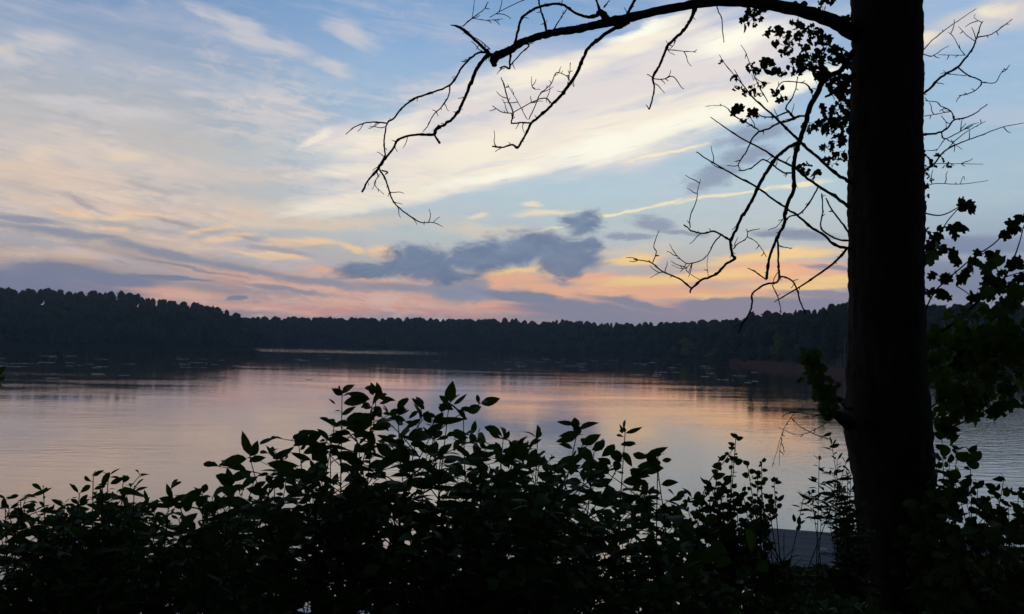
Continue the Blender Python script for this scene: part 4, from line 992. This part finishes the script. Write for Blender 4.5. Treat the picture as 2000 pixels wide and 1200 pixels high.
CONT_A = [(360, 1010), (430, 960), (520, 930), (600, 905), (660, 900), (740, 900), (800, 880), (860, 870), (905, 890), (960, 925)]
shrub('broad_leaf_shrub', 'tallest broad leaved shrub on the bank, one upright paddle leaf at its top', 'shrub',
      [(668, 772, 2.6), (735, 772, 2.62), (823, 800, 2.65), (877, 790, 2.65), (583, 868, 2.55), (488, 894, 2.5), (645, 862, 2.6), (905, 815, 2.7), (540, 900, 2.5), (780, 880, 2.7), (700, 870, 2.7), (455, 950, 2.5), (845, 830, 2.6), (620, 890, 2.6)],
      OVATE, 50, 0.25, M_LEAF, 'shrubs along the bank', (CONT_A, 100, (2.45, 3.5)), 0.038, 0.5, HERO_A, 690, 2.6)
CONT_B = [(900, 960), (950, 920), (1000, 880), (1050, 880), (1090, 930), (1150, 920), (1200, 900), (1260, 940), (1290, 1010)]
shrub('broad_leaf_shrub', 'broad leaved shrub right of the tallest one, its shoots leaning over open water', 'shrub',
      [(983, 856, 2.65), (1050, 858, 2.7), (1128, 842, 2.6), (1221, 846, 2.6), (1285, 895, 2.55), (1010, 875, 2.7), (1160, 885, 2.65), (1250, 930, 2.6), (1075, 925, 2.8), (940, 900, 2.7)],
      OVATE, 48, 0.26, M_LEAF, 'shrubs along the bank', (CONT_B, 84, (2.5, 3.5)), 0.038, 0.5, HERO_B, 1080, 2.6)
CONT_C = [(-20, 1000), (60, 985), (110, 1010), (190, 965), (250, 970), (290, 1020), (340, 1110), (400, 1010)]
shrub('narrow_leaf_shrub', 'lower shrub with narrow drooping leaves at the left end of the bank', 'shrub',
      [(10, 975, 2.7), (85, 962, 2.7), (182, 932, 2.75), (212, 930, 2.75), (40, 980, 2.8), (125, 985, 2.8), (155, 965, 2.75), (240, 945, 2.75), (200, 955, 2.7)],
      OVATE, 35, 0.23, M_LEAF, 'shrubs along the bank', (CONT_C, 105, (2.5, 3.6)), 0.025, 0.6, [(62, 968, 103, 958, 9), (100, 976, 128, 984, 8), (215, 945, 245, 935, 12), (232, 960, 272, 956, 14), (275, 995, 292, 976, 13), (262, 1010, 230, 1012, 11)], 130, 2.6, droop=.4)
CONT_D = [(300, 1090), (340, 1060), (390, 1000), (430, 1000), (470, 1020)]
shrub('broad_leaf_shrub', 'slender shrub with few large leaves in the gap between the left and tallest shrubs', 'shrub',
      [(332, 958, 2.5), (350, 985, 2.5), (262, 955, 2.55), (395, 965, 2.5), (425, 1000, 2.6)],
      OVATE, 40, 0.26, M_LEAF, 'shrubs along the bank', (CONT_D, 18, (2.5, 3.0)), 0.05, 0.35, [(345, 985, 310, 968, 18), (338, 972, 318, 948, 12), (352, 985, 400, 960, 24), (362, 1000, 372, 965, 22), (350, 1030, 385, 1008, 22), (375, 975, 405, 978, 13), (420, 975, 462, 978, 8)], 350, 2.5, leaf_from=.62)
CONT_E = [(1290, 1050), (1380, 1075), (1440, 1075), (1470, 1095), (1495, 1195), (1640, 1195), (1670, 1150)]
shrub('small_leaf_shrub', 'spire shaped shrub with many small round leaves against the water left of the trunk', 'shrub',
      [(1437, 858, 3.0), (1430, 900, 3.0), (1405, 900, 3.0), (1398, 915, 3.0), (1390, 950, 3.0), (1460, 910, 3.05), (1488, 903, 3.05), (1480, 935, 3.05), (1512, 942, 3.1), (1500, 975, 3.1), (1505, 1003, 3.1), (1450, 960, 3.0), (1420, 960, 3.0), (1470, 985, 3.0), (1380, 955, 3.0), (1440, 990, 3.0)],
      ROUND, 21, 0.40, M_LEAF_SMALL, 'shrubs along the bank', None, 0.017, 0.35, (), 1445, 3.0, leaf_from=.6, twig_len=(.04, .09), up=.1, face=1.3, companions=1, thin=(1500, 1015, 1640, 1100, .97))
shrub('round_leaf_shrub', 'low shrub with round leaves between the leaning shrub and the spire shaped one', 'shrub',
      [(1302, 1000, 2.8), (1330, 995, 2.8), (1362, 1005, 2.85), (1345, 1000, 2.85), (1390, 1045, 2.8), (1410, 1050, 2.9), (1300, 1030, 2.8), (1450, 1045, 2.8), (1470, 1035, 2.75), (1350, 1040, 2.85)],
      ROUND, 24, 0.40, M_LEAF_SMALL, 'shrubs along the bank', (CONT_E, 48, (2.5, 3.5)), 0.03, 0.4, [(1310, 1018, 1300, 994, 24), (1462, 1035, 1470, 1068, 30), (1552, 1020, 1549, 1003, 8), (1560, 1025, 1561, 1008, 9), (1556, 1036, 1566, 1026, 8)], 1430, 2.75, leaf_from=.55, twig_len=(.06, .14), face=1.1, companions=0, thin=(1478, 1015, 1640, 1104, .97), heroes2=[(1458, 1034, 1482, 1080, 26), (1400, 1075, 1362, 1100, 30), (1388, 1062, 1424, 1074, 24), (1352, 1092, 1382, 1116, 28), (1420, 1085, 1408, 1116, 24), (1366, 1090, 1336, 1108, 22), (1500, 1100, 1476, 1112, 24), (1310, 1110, 1340, 1130, 24)])
shrub('willow_leaf_shrub', 'fine stemmed shrub with thin willow leaves against the left side of the trunk', 'shrub',
      [(1585, 965, 3.9), (1600, 900, 3.95), (1625, 870, 4.0), (1635, 900, 4.0), (1610, 960, 3.9), (1645, 940, 4.0), (1655, 930, 4.0), (1570, 968, 3.85), (1605, 1000, 3.9), (1652, 905, 4.0), (1662, 925, 4.05), (1640, 975, 3.95), (1662, 1000, 4.0), (1655, 1040, 3.95), (1668, 1060, 4.0), (1660, 1090, 3.95), (1672, 1030, 4.05), (1630, 955, 3.95), (1648, 1015, 4.0), (1650, 985, 3.95), (1660, 960, 4.0), (1645, 1000, 3.9)],
      NARROW, 27, 0.15, M_LEAF_SMALL, 'shrubs along the bank', None, 0.020, 0.5, [(1625, 845, 1610, 855, 7), (1640, 868, 1620, 876, 9), (1610, 920, 1598, 916, 7), (1622, 918, 1620, 930, 7), (1642, 1012, 1660, 1040, 28)], 1690, 3.9, companions=0, thin=(1490, 1030, 1638, 1110, 1.0), leaf_from=.80, twig_len=(.06, .14))
CONT_F = [(1810, 1000), (1850, 960), (1900, 1010), (1950, 1010), (2030, 980)]
shrub('round_leaf_shrub', 'round leaved shrub to the right of the big trunk at the frame edge', 'shrub',
      [(1840, 860, 3.7), (1870, 880, 3.7), (1895, 885, 3.7), (1910, 950, 3.6), (1960, 940, 3.5), (1945, 960, 3.5), (1990, 960, 3.5), (1850, 930, 3.7), (1970, 990, 3.5), (1880, 950, 3.6), (1925, 980, 3.6), (1835, 900, 3.7), (1855, 905, 3.7), (2000, 985, 3.4)],
      ROUND, 27, 0.42, M_LEAF_SMALL, 'shrubs along the bank', (CONT_F, 62, (3.1, 4.2)), 0.036, 0.4, [(1895, 885, 1905, 870, 14), (1890, 910, 1912, 900, 24)], 1900, 3.6, leaf_from=.55, twig_len=(.06, .16), face=1.1, thin=(1950, 1050, 2005, 1104, .7), heroes2=[(1872, 900, 1886, 882, 24), (1898, 900, 1908, 878, 24), (1850, 890, 1838, 872, 24), (1960, 968, 1972, 953, 20), (1876, 925, 1856, 930, 20), (1930, 998, 1926, 980, 20), (1990, 1000, 1980, 985, 18)])
CONT_G = [(1330, 1140), (1450, 1140), (1500, 1185), (1690, 1180), (1830, 1090)]
shrub('dark_undergrowth_shrub', 'dark low leafy bush filling the foot of the bank before the big trunk', 'shrub',
      [(1360, 1130, 2.6), (1430, 1140, 2.6), (1500, 1175, 2.6), (1560, 1175, 2.6), (1620, 1170, 2.7)],
      OVATE, 40, 0.3, M_LEAF, 'shrubs along the bank', (CONT_G[:4], 110, (2.3, 3.3)), 0.034, 0.5, (), 1500, 2.6, twig_len=(.04, .11), ymax=1260, thin=(1470, 1000, 1650, 1106, 1.0))
shrub('leafy_twig', 'bright green leafy twig poking in at the left edge above the water', 'twig',
      [(-12, 722, 2.4), (-22, 745, 2.4)], OVATE, 26, 0.3, M_LEAF_SAP, None, None, 0.03, 0.2, [(-14, 740, 8, 712, 18), (-12, 745, 10, 735, 14), (-14, 750, 6, 752, 8)], -300, 2.4, leaf_from=.97, companions=0)

# ------------------------------------------------------------------ sapling behind the trunk
def sapling():
    d = 4.9
    b = P(1815, 1500, d); b[2] = bank_z(b[0], b[1])
    o = empty('lobed_leaf_sapling', b, 'young tree with lobed leaves spreading right from behind the big trunk', 'sapling')
    def line(g, pts, d0=d, d1=d, sides=6):
        p = smooth_path(pts, 5)
        dd = np.linspace(d0, d1, len(p))
        g.tube([P(a[0], a[1], k) for a, k in zip(p, dd)], [a[2] / 2 / F * k for a, k in zip(p, dd)], sides)
    g = Geo(); line(g, [(1815, 1900, 22), (1812, 1300, 18), (1808, 1000, 14), (1806, 800, 11), (1810, 690, 8), (1822, 655, 6)]); g.build('trunk', M_BARK, o)
    br = [([(1820, 660, 6), (1842, 646, 5.5), (1875, 621, 5), (1917, 583, 4.5), (1942, 562, 4), (1962, 542, 3.5), (1979, 508, 3), (1992, 471, 2.2), (2000, 440, 1.8)], 4.9, 4.7),
          ([(1808, 640, 4), (1808, 610, 3), (1812, 596, 3), (1825, 571, 2.8), (1850, 546, 2.8), (1875, 525, 2.6), (1900, 504, 2.6), (1938, 479, 2.5), (1967, 454, 2), (2004, 444, 1.6)], 4.9, 4.8),
          ([(1867, 558, 2.2), (1892, 575, 1.8), (1900, 592, 1.6)], 4.85, 4.85), ([(1795, 414, 3.2), (1829, 421, 2.6), (1850, 417, 2.4), (1875, 404, 2), (1896, 400, 1.6)], 4.6, 4.6),
          ([(1802, 560, 2.6), (1803, 510, 2.6), (1816, 475, 2.4), (1833, 462, 2.2), (1850, 433, 2), (1875, 404, 1.8)], 4.8, 4.6), ([(1962, 542, 2.4), (1985, 535, 2), (2005, 530, 1.6)], 4.75, 4.7), ([(1917, 583, 2), (1950, 566, 2), (1925, 556, 1.6), (1912, 552, 1.2)], 4.8, 4.8),
          ([(1812, 690, 5), (1850, 700, 4), (1900, 690, 3), (1960, 700, 2.5), (2010, 720, 2)], 4.8, 4.5), ([(1812, 830, 4), (1840, 815, 3), (1870, 790, 3), (1900, 750, 2.5)], 4.8, 4.6), ([(1815, 850, 5), (1850, 838, 3.5), (1900, 815, 3), (1925, 790, 2.4), (1960, 760, 2)], 4.7, 4.5),
          ([(1812, 800, 4), (1835, 780, 3), (1840, 740, 2.5)], 4.8, 4.7)]
    for pts, a, e in br:
        g = Geo(); line(g, pts, a, e); g.build('branch', M_TWIG, o)
    def clump(cl, size, per, spread, dz, mat):
        g = Geo(); lv = Leaves(LOBED)
        for (x, y) in cl:
            dd = dz + random.uniform(-.12, .12)
            for k in range(per):
                q = P(x + random.gauss(0, spread), y + random.gauss(0, spread * .8), dd + random.uniform(-.05, .05))
                a = random.uniform(0, 6.28)
                di = unit(RT0 * math.cos(a) + np.array([0, 0, 1]) * (math.sin(a) - .5) + np.array([0, 1, 0]) * random.uniform(-.5, .5))
                nr = unit(np.array([0, -1, .3]) + .7 * rng.normal(size=3))
                L = size * random.uniform(.7, 1.2) / F * dd
                lv.add(q - di * L * .4, di, nr, L, L * .5, random.uniform(0, .3), random.uniform(0, .3))
        lv.into(g); g.build('foliage', mat, o)
    clump([(1880, 403), (1895, 410), (1890, 402), (1868, 447), (1855, 450), (1872, 452), (1810, 453), (1838, 455), (1818, 485), (1835, 490), (1815, 505), (1822, 478), (1910, 488), (1925, 497), (1865, 508), (1862, 500), (1890, 520), (1898, 515), (1880, 545), (1875, 540),
           (1825, 545), (1840, 550), (1835, 575), (1822, 570), (1845, 578), (1850, 543), (1872, 548), (1975, 450), (1990, 445), (1960, 460), (1998, 428), (1983, 442), (1990, 510), (1992, 520), (1968, 515), (1957, 530), (1935, 550), (1940, 560), (1930, 545), (1952, 555), (1905, 570), (1940, 570), (1995, 545), (1980, 560)], 24, 2, 5, 4.75, M_LEAF_TREE)
    clump([(1947, 502), (1920, 518), (1925, 522), (1815, 505)], 34, 1, 3, 4.7, M_LEAF_SAP)
    cl = [(random.uniform(1815, 2010), random.uniform(585, 790)) for _ in range(160)]
    cl = [(x, y) for (x, y) in cl if y > interp([(1815, 650), (1880, 640), (1940, 590), (2010, 545)], x) and y < interp([(1815, 740), (1860, 790), (1930, 770), (2010, 770)], x)]
    clump(cl[::2], 34, 2, 16, 4.6, M_LEAF_SAP); clump(cl[1::2], 26, 3, 18, 5.0, M_LEAF_SAP)
    clump([(1850, 770), (1880, 775), (1910, 768), (1945, 775), (1975, 765), (1860, 640), (1880, 622), (1900, 612), (1925, 590), (1950, 575), (1985, 560), (1840, 800), (1870, 815), (1905, 800), (1940, 800)], 28, 3, 16, 4.7, M_LEAF_SAP)
    clump([(1920, 785), (1890, 795), (1985, 785), (1955, 795), (1835, 830), (1825, 815), (1895, 805), (1970, 790), (1845, 840), (2000, 735), (1850, 850)], 36, 2, 9, 4.6, M_LEAF_SAP)
sapling()

# ------------------------------------------------------------------ evening air over the lake
def haze():
    m, N = material('evening_haze')
    out = N.n('ShaderNodeOutputMaterial'); v = N.n('ShaderNodeVolumePrincipled')
    v.inputs['Color'].default_value = (0.60, 0.80, 1.0, 1); v.inputs['Density'].default_value = 0.00038; v.inputs['Anisotropy'].default_value = 0.2
    N.put(out.inputs['Volume'], v.outputs[0])
    g = Geo(); g.box((-900, -80, -3), (900, 900, 70)); o = g.build('haze', m, smooth=False)
    tag(o, None, None, None, 'stuff')
haze()
